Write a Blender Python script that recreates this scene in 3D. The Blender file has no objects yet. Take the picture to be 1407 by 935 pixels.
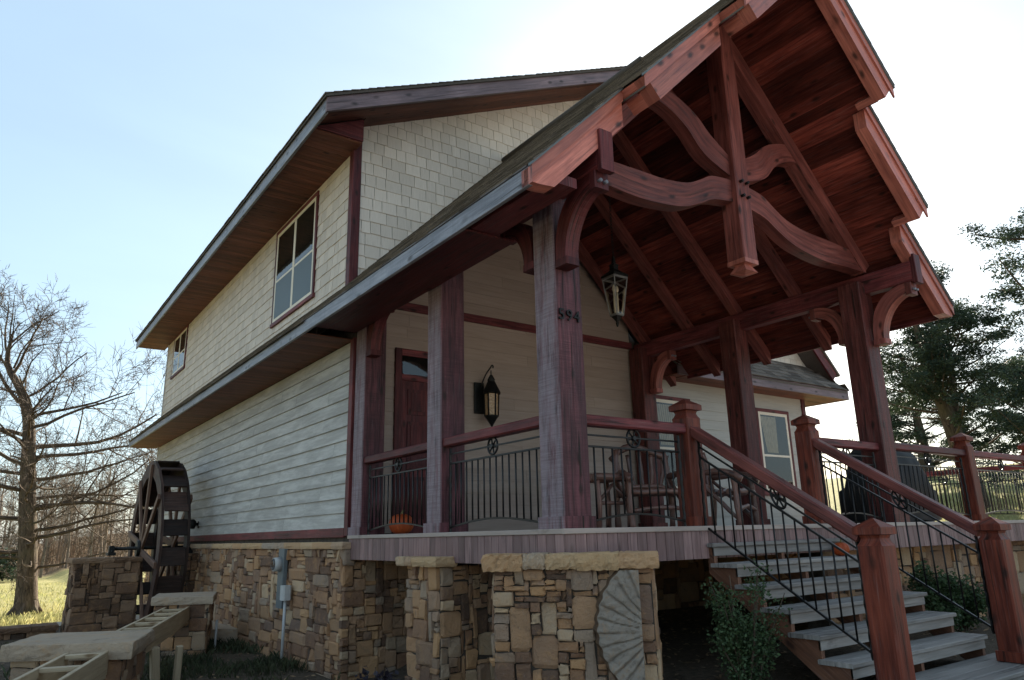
import bpy, math, random
from mathutils import Vector, Matrix, noise
R = math.radians
sc = bpy.context.scene
col = sc.collection
rnd = random.Random(7)

# ------------------------------------------------------------------ mesh helper
class MB:
    def __init__(s, seed=1):
        s.v = []; s.f = []; s.uv = []; s.c = []; s.sm = []; s.r = random.Random(seed)
    def face(s, pts, uvs=None, c=.5, smooth=False):
        i = len(s.v); s.v.extend([tuple(p) for p in pts])
        s.f.append(list(range(i, i + len(pts))))
        s.uv.append(uvs or [(0, 0)] * len(pts)); s.c.append(c); s.sm.append(smooth)
    def idx(s, verts, faces, uvf=None, c=.5, smooth=True):
        b = len(s.v); s.v.extend([tuple(p) for p in verts])
        for f in faces:
            s.f.append([b + k for k in f])
            s.uv.append([uvf(verts[k]) for k in f] if uvf else [(verts[k][0] + verts[k][1], verts[k][2]) for k in f])
            s.c.append(c); s.sm.append(smooth)
    # chamfered timber between two points; h along 'up', w across
    def beam(s, p0, p1, w, h, up=(0, 0, 1), ch=.008, c=None):
        p0 = Vector(p0); p1 = Vector(p1); d = p1 - p0; L = d.length; d.normalize()
        up = Vector(up); side = d.cross(up)
        if side.length < 1e-4: side = d.cross(Vector((1, 0, 0)))
        side.normalize(); up = side.cross(d).normalized()
        a, b = w / 2, h / 2; ch = min(ch, a * .5, b * .5)
        prof = [(-a + ch, -b), (a - ch, -b), (a, -b + ch), (a, b - ch), (a - ch, b), (-a + ch, b), (-a, b - ch), (-a, -b + ch)]
        per = [0]
        for k in range(8):
            q, r = prof[k], prof[(k + 1) % 8]; per.append(per[-1] + math.hypot(q[0] - r[0], q[1] - r[1]))
        ou, ov = s.r.uniform(0, 50), s.r.uniform(0, 50)
        if c is None: c = s.r.random()
        A = [p0 + side * x + up * y for x, y in prof]; B = [p1 + side * x + up * y for x, y in prof]
        for k in range(8):
            j = (k + 1) % 8
            s.face([A[k], A[j], B[j], B[k]], [(ou + per[k], ov), (ou + per[k + 1], ov), (ou + per[k + 1], ov + L), (ou + per[k], ov + L)], c)
        s.face(A[::-1], [(ou + x, ov + y * .3) for x, y in prof][::-1], c)
        s.face(B, [(ou + x, ov + y * .3) for x, y in prof], c)
    def box(s, x0, x1, y0, y1, z0, z1, ax=None, ch=.004, c=None):
        dx, dy, dz = x1 - x0, y1 - y0, z1 - z0; X, Y, Z = (x0 + x1) / 2, (y0 + y1) / 2, (z0 + z1) / 2
        if ax is None: ax = [dx, dy, dz].index(max(dx, dy, dz))
        if ax == 0: s.beam((x0, Y, Z), (x1, Y, Z), dy, dz, (0, 0, 1), ch, c)
        elif ax == 1: s.beam((X, y0, Z), (X, y1, Z), dx, dz, (0, 0, 1), ch, c)
        else: s.beam((X, Y, z0), (X, Y, z1), dx, dy, (0, 1, 0), ch, c)
    # curved strip between two polylines in a plane, thickness along n
    def strip(s, top, bot, n, c=None):
        n = Vector(n); ou, ov = s.r.uniform(0, 50), s.r.uniform(0, 50)
        if c is None: c = s.r.random()
        T = [Vector(t) for t in top]; B = [Vector(t) for t in bot]; l = 0
        for k in range(len(T) - 1):
            d = ((T[k + 1] - T[k]).length + (B[k + 1] - B[k]).length) / 2
            w = (T[k] - B[k]).length; w2 = (T[k + 1] - B[k + 1]).length; th = n.length
            a, b, e, f = T[k], T[k + 1], B[k], B[k + 1]
            v0, v1 = ov + l, ov + l + d
            s.face([e, f, b, a], [(ou, v0), (ou, v1), (ou + w2, v1), (ou + w, v0)], c)
            s.face([a + n, b + n, f + n, e + n], [(ou + 3, v0), (ou + 3, v1), (ou + 3 + w, v1), (ou + 3 + w, v0)], c)
            s.face([a, b, b + n, a + n], [(ou + 5, v0), (ou + 5, v1), (ou + 5 + th, v1), (ou + 5 + th, v0)], c)
            s.face([f, e, e + n, f + n], [(ou + 7, v1), (ou + 7, v0), (ou + 7 + th, v0), (ou + 7 + th, v1)], c)
            l += d
        for a, e in ((T[0], B[0]), (B[-1], T[-1])):
            s.face([a, a + n, e + n, e], [(ou, ov), (ou + .1, ov), (ou + .1, ov + .1), (ou, ov + .1)], c)
    def prism(s, prof, n, c=None, grain=None):
        n = Vector(n); P = [Vector(p) for p in prof]; ou = s.r.uniform(0, 50)
        g = Vector(grain).normalized() if grain else (P[1] - P[0]).normalized()
        h = n.normalized().cross(g)
        if c is None: c = s.r.random()
        uv = [(ou + p.dot(h), ou + p.dot(g)) for p in P]
        s.face(P[::-1], uv[::-1], c); s.face([p + n for p in P], uv, c)
        for k in range(len(P)):
            j = (k + 1) % len(P); L = (P[j] - P[k]).length
            if abs(n.normalized().dot(g)) > .9:
                s.face([P[k], P[j], P[j] + n, P[k] + n], [(ou + k, ou), (ou + k + L, ou), (ou + k + L, ou + n.length), (ou + k, ou + n.length)], c); continue
            s.face([P[k], P[j], P[j] + n, P[k] + n], [(ou, ou), (ou, ou + L), (ou + n.length, ou + L), (ou + n.length, ou)], c)
    def tube(s, pts, r, n=8, c=None, caps=True, smooth=True):
        P = [Vector(p) for p in pts]
        rr = r if isinstance(r, (list, tuple)) else [r] * len(P)
        if c is None: c = s.r.random()
        b = len(s.v); ou = s.r.uniform(0, 9); l = 0; ref = None; ring = []
        for k, p in enumerate(P):
            d = (P[min(k + 1, len(P) - 1)] - P[max(k - 1, 0)])
            if d.length < 1e-9: d = Vector((0, 0, 1))
            d.normalize()
            if ref is None:
                ref = d.cross(Vector((0, 0, 1)) if abs(d.z) < .9 else Vector((1, 0, 0))).normalized()
            else:
                ref = (ref - d * ref.dot(d))
                ref = ref.normalized() if ref.length > 1e-6 else d.orthogonal().normalized()
            q = d.cross(ref)
            if k: l += (p - P[k - 1]).length
            ring.append(l)
            for j in range(n):
                a = 2 * math.pi * j / n
                s.v.append(tuple(p + ref * (math.cos(a) * rr[k]) + q * (math.sin(a) * rr[k])))
        for k in range(len(P) - 1):
            for j in range(n):
                j2 = (j + 1) % n; w = 2 * math.pi * rr[k]
                s.f.append([b + k * n + j, b + k * n + j2, b + (k + 1) * n + j2, b + (k + 1) * n + j])
                s.uv.append([(ou + w * j / n, ring[k]), (ou + w * (j + 1) / n, ring[k]), (ou + w * (j + 1) / n, ring[k + 1]), (ou + w * j / n, ring[k + 1])])
                s.c.append(c); s.sm.append(smooth)
        if caps and n > 3:
            e = b + (len(P) - 1) * n
            s.f.append([b + j for j in range(n)][::-1]); s.f.append([e + j for j in range(n)])
            for _ in (0, 1):
                s.uv.append([(0, 0)] * n); s.c.append(c); s.sm.append(False)
    def lathe(s, cen, prof, n=20, c=.5, rib=0, sq=False):
        cen = Vector(cen); vs = []; fs = []; m = len(prof)
        for r, z in prof:
            for j in range(n):
                a = 2 * math.pi * (j + (.5 if sq else 0)) / n
                k = 1 - rib * abs(math.sin(a * 4.5)) ** .6 * 0 + rib * (abs(math.cos(a * 4.5)) - .6)
                vs.append(cen + Vector((math.cos(a) * r * k, math.sin(a) * r * k, z)))
        for i in range(m - 1):
            for j in range(n):
                fs.append([i * n + j, i * n + (j + 1) % n, (i + 1) * n + (j + 1) % n, (i + 1) * n + j])
        s.idx(vs, fs, None, c, not sq)
        s.face([vs[j] for j in range(n)][::-1], None, c); s.face([vs[(m - 1) * n + j] for j in range(n)], None, c)
    # rounded irregular stone filling a rectangle on a wall plane
    def stone(s, o, du, dv, n, u0, u1, v0, v1, back, out, c):
        r = s.r; k = 4; g = .0035; u0 += g * r.uniform(.4, 1.6); u1 -= g * r.uniform(.4, 1.6); v0 += g * r.uniform(.4, 1.6); v1 -= g * r.uniform(.4, 1.6)
        if u1 - u0 < .02 or v1 - v0 < .02: return
        w, h = u1 - u0, v1 - v0; vs = []; b = len(s.v)
        tu, tv = r.uniform(-.5, .5) * .03, r.uniform(-.5, .5) * .02; sx = r.uniform(0, 99)
        jc = [(r.uniform(0, .05) * w, r.uniform(0, .09) * h) for _ in range(4)]
        for j in range(k):
            for i in range(k):
                a, q = i / (k - 1), j / (k - 1)
                ea = min(a, 1 - a); eq = min(q, 1 - q)
                aa = a if i in (0, k - 1) else (.10 + .8 * (a - 1 / 3) * 3 if k == 4 else a)
                qq = q if j in (0, k - 1) else (.12 + .76 * (q - 1 / 3) * 3 if k == 4 else q)
                U = u0 + w * aa; V = v0 + h * qq
                if ea == 0 and eq == 0:
                    jj = jc[(1 if i else 0) + (2 if j else 0)]
                    U += jj[0] * (1 if i == 0 else -1); V += jj[1] * (1 if j == 0 else -1)
                U += r.uniform(-.009, .009); V += r.uniform(-.008, .008)
                d = out + tu * (a - .5) * 2 + tv * (q - .5) * 2 + noise.noise((U * 9 + sx, V * 9, sx)) * .02 + r.uniform(-.004, .004)
                if ea == 0 or eq == 0: d -= .006 + r.uniform(0, .010)
                vs.append(o + du * U + dv * V + n * d)
        fs = [[j * k + i, j * k + i + 1, (j + 1) * k + i + 1, (j + 1) * k + i] for j in range(k - 1) for i in range(k - 1)]
        edge = [i for i in range(k)] + [j * k + k - 1 for j in range(1, k)] + [(k - 1) * k + i for i in range(k - 2, -1, -1)] + [j * k for j in range(k - 2, 0, -1)]
        nv = len(vs)
        for e in edge:
            p = vs[e]; dd = (p - o).dot(n); vs.append(p - n * (dd - back))
        m = len(edge)
        for q in range(m):
            fs.append([edge[(q + 1) % m], edge[q], nv + q, nv + (q + 1) % m])
        s.idx(vs, fs, lambda p: (p.dot(du), p.dot(dv)), c, False)
    def stonewall(s, o, du, dv, n, W, H, back=-.05, out=.02, cell=.05, big=.5, mu=8, mv=5, inside=None):
        o, du, dv, n = Vector(o), Vector(du), Vector(dv), Vector(n); r = s.r
        nu, nv = max(2, round(W / cell)), max(2, round(H / cell)); cu, cv = W / nu, H / nv
        occ = [[False] * nu for _ in range(nv)]
        for j in range(nv):
            for i in range(nu):
                if occ[j][i]: continue
                if r.random() < big: a, b = r.randint(max(3, mu // 2), mu), r.randint(min(3, mv), mv)
                else: a, b = r.randint(2, max(3, mu // 2)), r.randint(1, 2)
                if r.random() < .05: a, b = max(2, b // 2 + 1), min(nv, a)
                wd = 0
                while wd < a and i + wd < nu and not occ[j][i + wd]: wd += 1
                ht = 1
                while ht < b and j + ht < nv and all(not occ[j + ht][i + q] for q in range(wd)): ht += 1
                if nu - i - wd == 1 and i + wd < nu and all(not occ[j + y][i + wd] for y in range(ht)): wd += 1
                for y in range(ht):
                    for q in range(wd): occ[j + y][i + q] = True
                if inside and not inside((i + wd / 2) * cu, (j + ht / 2) * cv): continue
                s.stone(o, du, dv, n, i * cu, (i + wd) * cu, j * cv, (j + ht) * cv, back, out + r.uniform(-.012, .022), r.random())
    # overlapping shingles on a plane
    def shingles(s, o, du, dv, n, U, V, course, wr, th, inside=None, jag=.01, gap=.008, lap=1.25):
        o, du, dv, n = Vector(o), Vector(du), Vector(dv), Vector(n); r = s.r
        rows = int(math.ceil(V / course))
        for j in range(rows):
            v0 = j * course; u = -r.uniform(0, wr[1])
            while u < U:
                w = r.uniform(*wr); a, b = max(u, 0), min(u + w, U); u += w
                if b - a < .015: continue
                if inside and not inside((a + b) / 2, v0 + course / 2): continue
                q = v0 - r.uniform(0, jag); t = th * r.uniform(.8, 1.2); v1 = min(v0 + course * lap, V + .01)
                a += gap / 2; b -= gap / 2; c = r.random(); ou = r.uniform(0, 30)
                A = o + du * a + dv * q + n * t; B = o + du * b + dv * q + n * t
                Cc = o + du * b + dv * v1 + n * .002; D = o + du * a + dv * v1 + n * .002
                A2, B2 = A - n * t, B - n * t
                s.face([A, B, Cc, D], [(ou + a, q), (ou + b, q), (ou + b, v1), (ou + a, v1)], c)
                s.face([A2, B2, B, A], None, c); s.face([A2, A, D], None, c); s.face([B, B2, Cc], None, c)
    # horizontal lap boards
    def laps(s, o, du, dv, n, U, V, course, th=.014, lim=None, seg=3.6, wav=0):
        o, du, dv, n = Vector(o), Vector(du), Vector(dv), Vector(n); r = s.r
        for j in range(int(math.ceil(V / course))):
            v0 = j * course; v1 = min(v0 + course + .02, V)
            a0, b0 = lim(v0 + course / 2) if lim else (0, U)
            if b0 - a0 < .05 or v1 - v0 < .03: continue
            cuts = [a0]; x = a0 + r.uniform(.4, seg)
            while x < b0 - .3: cuts.append(x); x += seg * r.uniform(.85, 1)
            cuts.append(b0)
            for a, b in zip(cuts, cuts[1:]):
                a += .0015; b -= .0015; c = r.random(); ou = r.uniform(0, 30)
                m = max(1, int((b - a) / .6)); P = []
                for k in range(m + 1):
                    x = a + (b - a) * k / m; P.append((x, v0 + r.uniform(-wav, wav), th + r.uniform(-1, 1) * .002))
                for (x, q, t), (y, q2, t2) in zip(P, P[1:]):
                    A = o + du * x + dv * q + n * t; B = o + du * y + dv * q2 + n * t2
                    s.face([A, B, o + du * y + dv * v1 + n * .001, o + du * x + dv * v1 + n * .001], [(q + ou, ou + x), (q + ou, ou + y), (v1 + ou, ou + y), (v1 + ou, ou + x)], c)
                    s.face([A - n * t, B - n * t2, B, A], [(ou, x), (ou, y), (ou + .01, y), (ou + .01, x)], c)
    def build(s, name, mat, parent=None, loc=None):
        off = Vector(loc) if loc is not None else Vector((0, 0, 0))
        if parent is not None: off = wloc(parent)
        me = bpy.data.meshes.new(name)
        me.from_pydata([(x - off.x, y - off.y, z - off.z) for x, y, z in s.v], [], s.f)
        me.uv_layers.new(name='UVMap'); me.color_attributes.new('Col', 'FLOAT_COLOR', 'CORNER'); ul = me.uv_layers['UVMap']; ca = me.color_attributes['Col']
        fu = []; fc = []
        for u, c in zip(s.uv, s.c):
            for q in u: fu.extend(q); fc.extend((c, c, c, 1))
        ul.data.foreach_set('uv', fu); ca.data.foreach_set('color', fc)
        me.polygons.foreach_set('use_smooth', s.sm)
        me.materials.append(mat); me.update()
        o = bpy.data.objects.new(name, me); col.objects.link(o)
        if parent is not None: o.parent = parent
        else: o.location = off
        return o

def wloc(o):
    v = Vector((0, 0, 0))
    while o is not None: v += o.location; o = o.parent
    return v
def tag(o, label, cat, group=None):
    o['label'] = label; o['category'] = cat
    if group: o['group'] = group
    return o
def thing(name, loc, label, cat, group=None):
    o = bpy.data.objects.new(name, None); col.objects.link(o); o.location = loc; o.empty_display_size = .2
    return tag(o, label, cat, group)
def structure(o): o['kind'] = 'structure'; return o
def stuff(o): o['kind'] = 'stuff'; return o

# ------------------------------------------------------------------ materials
class NT:
    def __init__(s, name):
        s.m = bpy.data.materials.new(name); s.m.use_nodes = True; s.t = s.m.node_tree; s.t.nodes.clear()
        s.out = s.t.nodes.new('ShaderNodeOutputMaterial'); s.b = s.t.nodes.new('ShaderNodeBsdfPrincipled')
        s.t.links.new(s.b.outputs[0], s.out.inputs[0])
    def n(s, typ, **kw):
        q = s.t.nodes.new('ShaderNode' + typ)
        for k, v in kw.items():
            if k.startswith('i_'):
                key = k[2:]; key = int(key) if key.isdigit() else key.replace('_', ' ')
                if hasattr(v, 'is_output'): s.t.links.new(v, q.inputs[key])
                else: q.inputs[key].default_value = v
            else: setattr(q, k, v)
        return q
    def link(s, a, b): s.t.links.new(a, b)
    def ramp(s, fac, stops, interp='LINEAR'):
        q = s.n('ValToRGB'); s.link(fac, q.inputs[0]); cr = q.color_ramp; cr.interpolation = interp
        while len(cr.elements) < len(stops): cr.elements.new(.5)
        for e, (p, c) in zip(cr.elements, stops):
            e.position = p; e.color = (c, c, c, 1) if isinstance(c, (int, float)) else (*c, 1)
        return q.outputs[0]
    def mix(s, a, b, f, mode='MIX'):
        q = s.n('MixRGB', blend_type=mode)
        for i, v in ((1, a), (2, b), (0, f)):
            if hasattr(v, 'is_output'): s.link(v, q.inputs[i])
            else: q.inputs[i].default_value = (*v, 1) if isinstance(v, tuple) else v
        return q.outputs[0]
    def math(s, op, a, b=0.):
        q = s.n('Math', operation=op)
        for i, v in ((0, a), (1, b)):
            if hasattr(v, 'is_output'): s.link(v, q.inputs[i])
            else: q.inputs[i].default_value = v
        return q.outputs[0]
    def scaled(s, src, sx, sy, sz=1):
        q = s.n('Mapping'); s.link(src, q.inputs[0]); q.inputs['Scale'].default_value = (sx, sy, sz); return q.outputs[0]
    def noise(s, vec, scale, detail=4, rough=.6, dist=0):
        q = s.n('TexNoise', i_Scale=scale, i_Detail=detail, i_Roughness=rough, i_Distortion=dist); s.link(vec, q.inputs['Vector']); return q.outputs[0]
    def bump(s, h, strength=.3, dist=.01):
        q = s.n('Bump', i_Strength=strength, i_Distance=dist); s.link(h, q.inputs['Height']); s.link(q.outputs[0], s.b.inputs['Normal'])
    def uv(s): return s.n('UVMap').outputs[0]
    def obj(s): return s.n('TexCoord').outputs['Object']
    def rand(s): return s.n('VertexColor', layer_name='Col').outputs[0]
    def fin(s, colr, rough=.6, spec=.4, metal=0):
        for k, v in (('Base Color', colr), ('Roughness', rough), ('Specular IOR Level', spec), ('Metallic', metal)):
            if hasattr(v, 'is_output'): s.link(v, s.b.inputs[k])
            else: s.b.inputs[k].default_value = (*v, 1) if isinstance(v, tuple) else v
        return s.m

def wood(name, lo, hi, knot=(.02, .01, .008), saw=.35, check=.7, rough=.5, spec=.4, var=.35, knots=True, bump=.35, sky_tint=None):
    t = NT(name); u = t.uv()
    g = t.noise(t.scaled(u, 26, 1.6), 1, 5, .65, .4)
    g2 = t.noise(t.scaled(u, 90, 3.), 1, 3, .6)
    blot = t.noise(t.scaled(u, 2.2, 1.1), 1, 3, .55)
    c = t.mix(lo, hi, t.ramp(g, [(.3, 0.), (.7, 1.)]))
    c = t.mix(c, lo, t.math('MULTIPLY', t.ramp(blot, [(.35, 1.), (.65, 0.)]), .6)); b2 = t.noise(t.scaled(u, 5, 1.8), 1, 4, .65); c = t.mix(c, knot, t.math('MULTIPLY', t.ramp(b2, [(.60, 0.), (.75, 1.)]), .6)); b3 = t.noise(t.scaled(u, 9, .8), 1, 3, .6); c = t.mix(c, hi, t.math('MULTIPLY', t.ramp(b3, [(.55, 0.), (.7, 1.)]), .5))
    c = t.mix(c, (.5, .5, .5), t.math('MULTIPLY', t.ramp(g2, [(.55, 0.), (.8, 1.)]), .12))
    rv = t.ramp(t.rand(), [(0., 1 - var), (1., 1 + var)])
    c = t.mix(c, rv, 1., 'MULTIPLY')
    h = g
    if saw:
        sw = t.noise(t.scaled(u, 2.2, 95), 1, 4, .75, .8)
        sm = t.math('MULTIPLY', t.ramp(sw, [(.36, 1.), (.62, 0.)]), t.ramp(t.noise(t.scaled(u, 3.5, 2.2), 1, 3, .6), [(.38, .15), (.62, 1.)]))
        c = t.mix(c, lo, t.math('MULTIPLY', sm, saw)); h = t.math('ADD', t.math('MULTIPLY', sw, .35), g)
    if check:
        ck = t.noise(t.scaled(u, 30, .7), 1, 2, .5, .6)
        cm = t.ramp(ck, [(.32, 1.), (.355, 0.)])
        c = t.mix(c, knot, t.math('MULTIPLY', cm, check))
        h = t.math('SUBTRACT', h, t.math('MULTIPLY', cm, 1.5))
    if knots:
        v = t.n('TexVoronoi', i_Scale=1.); v.voronoi_dimensions = '2D'; v.inputs['Randomness'].default_value = 1
        wob = t.n('VectorMath', operation='ADD'); nz_ = t.n('TexNoise', i_Scale=7.); t.link(u, nz_.inputs['Vector']); ws = t.n('VectorMath', operation='SCALE'); ws.inputs['Scale'].default_value = .03; t.link(nz_.outputs['Color'], ws.inputs[0]); t.link(u, wob.inputs[0]); t.link(ws.outputs[0], wob.inputs[1])
        t.link(t.scaled(wob.outputs[0], 4.6, 2.1), v.inputs['Vector'])
        km = t.ramp(v.outputs['Distance'], [(.05, 1.), (.15, 0.)]); gate = t.n('SeparateXYZ'); t.link(v.outputs['Color'], gate.inputs[0]); km = t.math('MULTIPLY', km, t.ramp(gate.outputs[0], [(.52, 0.), (.60, 1.)])); h = t.math('SUBTRACT', h, t.math('MULTIPLY', km, .6))
        c = t.mix(c, knot, t.math('MULTIPLY', km, .85))
    if sky_tint:      # paints skylight as a paler colour on the scuffed outer face
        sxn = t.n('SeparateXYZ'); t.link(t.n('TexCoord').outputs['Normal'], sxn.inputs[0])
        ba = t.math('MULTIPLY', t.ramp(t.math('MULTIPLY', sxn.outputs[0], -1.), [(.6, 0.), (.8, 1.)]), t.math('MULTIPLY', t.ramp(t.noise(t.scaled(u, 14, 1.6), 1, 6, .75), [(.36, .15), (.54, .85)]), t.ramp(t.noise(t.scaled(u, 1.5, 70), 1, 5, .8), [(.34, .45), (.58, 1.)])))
        c = t.mix(c, sky_tint, ba)
    t.bump(h, bump, .006)
    rg = t.ramp(g, [(.2, max(.05, rough - .12)), (.8, min(1, rough + .15))])
    return t.fin(c, rg, spec)

def stone_mat(name, stops, sc_=1.0):
    t = NT(name); o = t.n('NewGeometry').outputs['Position']
    base = t.ramp(t.rand(), stops)
    n1 = t.noise(o, 7 * sc_, 8, .75, .4); n2 = t.noise(o, 38 * sc_, 5, .75); n3 = t.noise(o, 2.5, 3, .6)
    c = t.mix(base, (.58, .31, .13), t.math('MULTIPLY', t.ramp(n1, [(.52, 0.), (.7, 1.)]), .5))
    c = t.mix(c, (.10, .08, .066), t.math('MULTIPLY', t.ramp(n1, [(.3, 1.), (.45, 0.)]), .55))
    c = t.mix(c, (.5, .47, .42), t.math('MULTIPLY', t.ramp(n2, [(.58, 0.), (.75, 1.)]), .3))
    c = t.mix(c, (.06, .052, .045), t.math('MULTIPLY', t.ramp(n3, [(.5, 0.), (.72, 1.)]), .15))
    t.bump(t.math('ADD', n1, t.math('MULTIPLY', n2, .5)), 1., .045)
    return t.fin(c, .82, .3)

def plain(name, c1, c2=None, scale=8, rough=.6, spec=.4, metal=0, bump=0, var=.0):
    t = NT(name); o = t.obj(); n1 = t.noise(o, scale, 4, .6)
    c = t.mix(c1, c2 or c1, t.ramp(n1, [(.35, 0.), (.65, 1.)]))
    if var: c = t.mix(c, t.ramp(t.rand(), [(0., 1 - var), (1., 1 + var)]), 1., 'MULTIPLY')
    if bump: t.bump(n1, bump, .01)
    return t.fin(c, rough, spec, metal)

M = {}
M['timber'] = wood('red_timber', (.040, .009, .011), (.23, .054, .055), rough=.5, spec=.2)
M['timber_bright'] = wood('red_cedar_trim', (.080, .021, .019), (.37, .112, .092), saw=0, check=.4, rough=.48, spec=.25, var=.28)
M['rake'] = wood('rake_cedar', (.21, .060, .046), (.60, .205, .150), saw=0, check=.3, rough=.42, spec=.4, var=.3)
M['newel'] = wood('newel_cedar', (.055, .011, .008), (.28, .064, .035), saw=.05, check=.7, rough=.5, spec=.2, var=.2)
M['post'] = wood('rough_sawn_post', (.034, .009, .009), (.21, .058, .050), saw=.5, check=1., rough=.5, spec=.2, var=.15, bump=.8)
M['post_left'] = wood('sky_tinted_post', (.026, .008, .011), (.22, .075, .088), saw=.7, check=1., rough=.5, spec=.25, var=.25, bump=1., sky_tint=(.265, .215, .245))  # left faces carry painted skylight over the rough-sawn wood
M['fascia'] = wood('weathered_fascia', (.07, .068, .085), (.37, .37, .42), saw=.45, check=.8, rough=.42, spec=.5, var=.15)
M['fascia2'] = wood('aged_fascia', (.07, .045, .05), (.24, .165, .18), saw=.2, check=.6, rough=.48, spec=.4, var=.2)
M['ceil'] = wood('ceiling_planks', (.050, .011, .009), (.27, .060, .042), saw=0, check=.3, rough=.5, spec=.12, var=.6)
M['soffit'] = wood('cedar_soffit', (.08, .026, .018), (.21, .078, .048), saw=0, check=.3, rough=.55, spec=.2, var=.3)
M['skirt'] = wood('deck_skirt', (.15, .085, .082), (.33, .215, .205), saw=0, check=.6, rough=.6, spec=.3, var=.28, knots=False)
M['deck'] = wood('deck_edge', (.34, .27, .24), (.46, .38, .34), saw=0, check=.1, rough=.6, spec=.3, var=.1, knots=False)
M['tread'] = wood('grey_tread', (.17, .155, .145), (.36, .33, .31), saw=0, check=.6, rough=.65, spec=.25, var=.2, knots=False)
M['stringer'] = wood('stringer_wood', (.075, .03, .018), (.21, .095, .055), saw=.2, check=.6, rough=.6, spec=.3, var=.15)
M['flume'] = wood('fresh_pine', (.33, .245, .155), (.56, .44, .30), knot=(.16, .09, .04), saw=.1, check=.3, rough=.65, spec=.3, var=.12)
M['wheel'] = wood('wheel_wood', (.014, .007, .005), (.075, .038, .028), saw=.3, check=.7, rough=.6, spec=.3, var=.6, knots=False)
M['wheel_spoke'] = wood('spoke_wood', (.06, .03, .02), (.19, .105, .07), saw=.1, check=.6, rough=.6, spec=.3, var=.4, knots=False)
M['logwood'] = wood('twig_furniture', (.08, .034, .026), (.24, .12, .09), saw=0, check=.5, rough=.4, spec=.5, var=.35)
M['slabstone'] = stone_mat('sawn_slab_stone', [(0., (.36, .265, .185)), (.5, (.46, .345, .25)), (1., (.41, .32, .245))], .7)
M['stone'] = stone_mat('ledge_stone', [(0., (.14, .085, .060)), (.16, (.28, .152, .092)), (.30, (.52, .29, .150)), (.42, (.24, .152, .110)), (.56, (.55, .31, .155)), (.70, (.40, .245, .155)), (.82, (.33, .24, .18)), (1., (.62, .43, .27))])
M['stone_dark'] = stone_mat('dark_ledge_stone', [(0., (.07, .042, .028)), (.4, (.20, .108, .062)), (.7, (.26, .15, .09)), (1., (.34, .21, .13))])
M['cap'] = stone_mat('cap_stone', [(0., (.62, .37, .20)), (.3, (.47, .37, .30)), (.6, (.66, .45, .27)), (1., (.62, .40, .22))], 1.4)
M['mortar'] = plain('mortar', (.05, .042, .036), (.09, .075, .062), 12, .95, .1)

def lap_mat(name, a, b, stain, amt):
    t = NT(name); u = t.uv(); o = t.n('NewGeometry').outputs['Position']
    g = t.noise(t.scaled(u, 40, 1.5), 1, 4, .6); m = t.noise(t.scaled(u, 5., .75), 1.3, 6, .72, .4)
    c = t.mix(a, b, t.ramp(g, [(.3, 0.), (.7, 1.)]))
    c = t.mix(c, stain, t.math('MULTIPLY', t.ramp(m, [(.45, 0.), (.62, 1.)]), amt))
    c = t.mix(c, t.ramp(t.rand(), [(0., .93), (1., 1.06)]), 1., 'MULTIPLY')
    t.bump(g, .25, .004)
    return t.fin(c, .55, .35)
M['lap'] = lap_mat('side_lap_siding', (.30, .278, .26), (.385, .36, .335), (.56, .535, .505), .65)
M['lap2'] = lap_mat('porch_lap_siding', (.30, .222, .182), (.37, .283, .236), (.39, .31, .26), .3)
M['lap3'] = lap_mat('wing_lap_siding', (.33, .31, .275), (.40, .375, .335), (.43, .41, .37), .4)
def sh_mat(name, a, b, amt=.16):
    t = NT(name); u = t.uv(); g = t.noise(t.scaled(u, 70, 4), 1, 4, .65)
    c = t.mix(a, b, t.ramp(g, [(.3, 0.), (.7, 1.)]))
    c = t.mix(c, t.ramp(t.rand(), [(0., 1 - amt), (1., 1 + amt)]), 1., 'MULTIPLY')
    t.bump(g, .35, .004); return t.fin(c, .6, .3)
M['shake'] = sh_mat('cream_shakes', (.47, .405, .35), (.575, .50, .435), .11)
M['shake2'] = sh_mat('cream_front_shakes', (.58, .50, .425), (.69, .60, .52), .10)
M['asphalt'] = None
t = NT('asphalt_shingles'); g = t.noise(t.n('NewGeometry').outputs['Position'], 160, 3, .8)
c = t.mix((.04, .034, .030), (.20, .165, .14), t.ramp(g, [(.3, 0.), (.75, 1.)]))
c = t.mix(c, t.ramp(t.rand(), [(0., .55), (.5, 1.), (1., 1.6)]), 1., 'MULTIPLY'); t.bump(g, .5, .004); M['asphalt'] = t.fin(c, .85, .25)
M['iron'] = plain('black_iron', (.012, .012, .013), (.022, .02, .02), 30, .38, .5, .6)
M['iron_dark'] = plain('dark_metal', (.008, .008, .008), (.016, .015, .014), 30, .5, .4, .4)
M['cream'] = plain('cream_window_frame', (.62, .54, .43), (.68, .60, .49), 6, .45, .4)
M['screen'] = plain('insect_screen', (.075, .105, .12), (.11, .15, .165), 3, .35, .5)
t = NT('insect_screen_mesh'); t.fin((.10, .135, .15), .4, .4); tp = t.n('BsdfTransparent'); mx = t.n('MixShader'); mx.inputs[0].default_value = .35; t.link(t.b.outputs[0], mx.inputs[1]); t.link(tp.outputs[0], mx.inputs[2]); t.link(mx.outputs[0], t.out.inputs[0]); M['screen'] = t.m
M['curtain'] = plain('curtain_cloth', (.26, .21, .125), (.33, .27, .17), 9, .9, .1, var=.45)
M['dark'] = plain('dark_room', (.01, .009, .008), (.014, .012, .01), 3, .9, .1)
M['grey_paint'] = plain('grey_utility_paint', (.10, .115, .125), (.13, .145, .15), 12, .5, .4)
M['grey_plastic'] = plain('pale_conduit', (.40, .40, .40), (.47, .46, .45), 12, .5, .4)
M['pumpkin'] = plain('pumpkin_skin', (.33, .050, .010), (.40, .08, .018), 5, .55, .35)
M['stem'] = plain('pumpkin_stem', (.12, .10, .04), (.2, .16, .07), 20, .8, .2)
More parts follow.
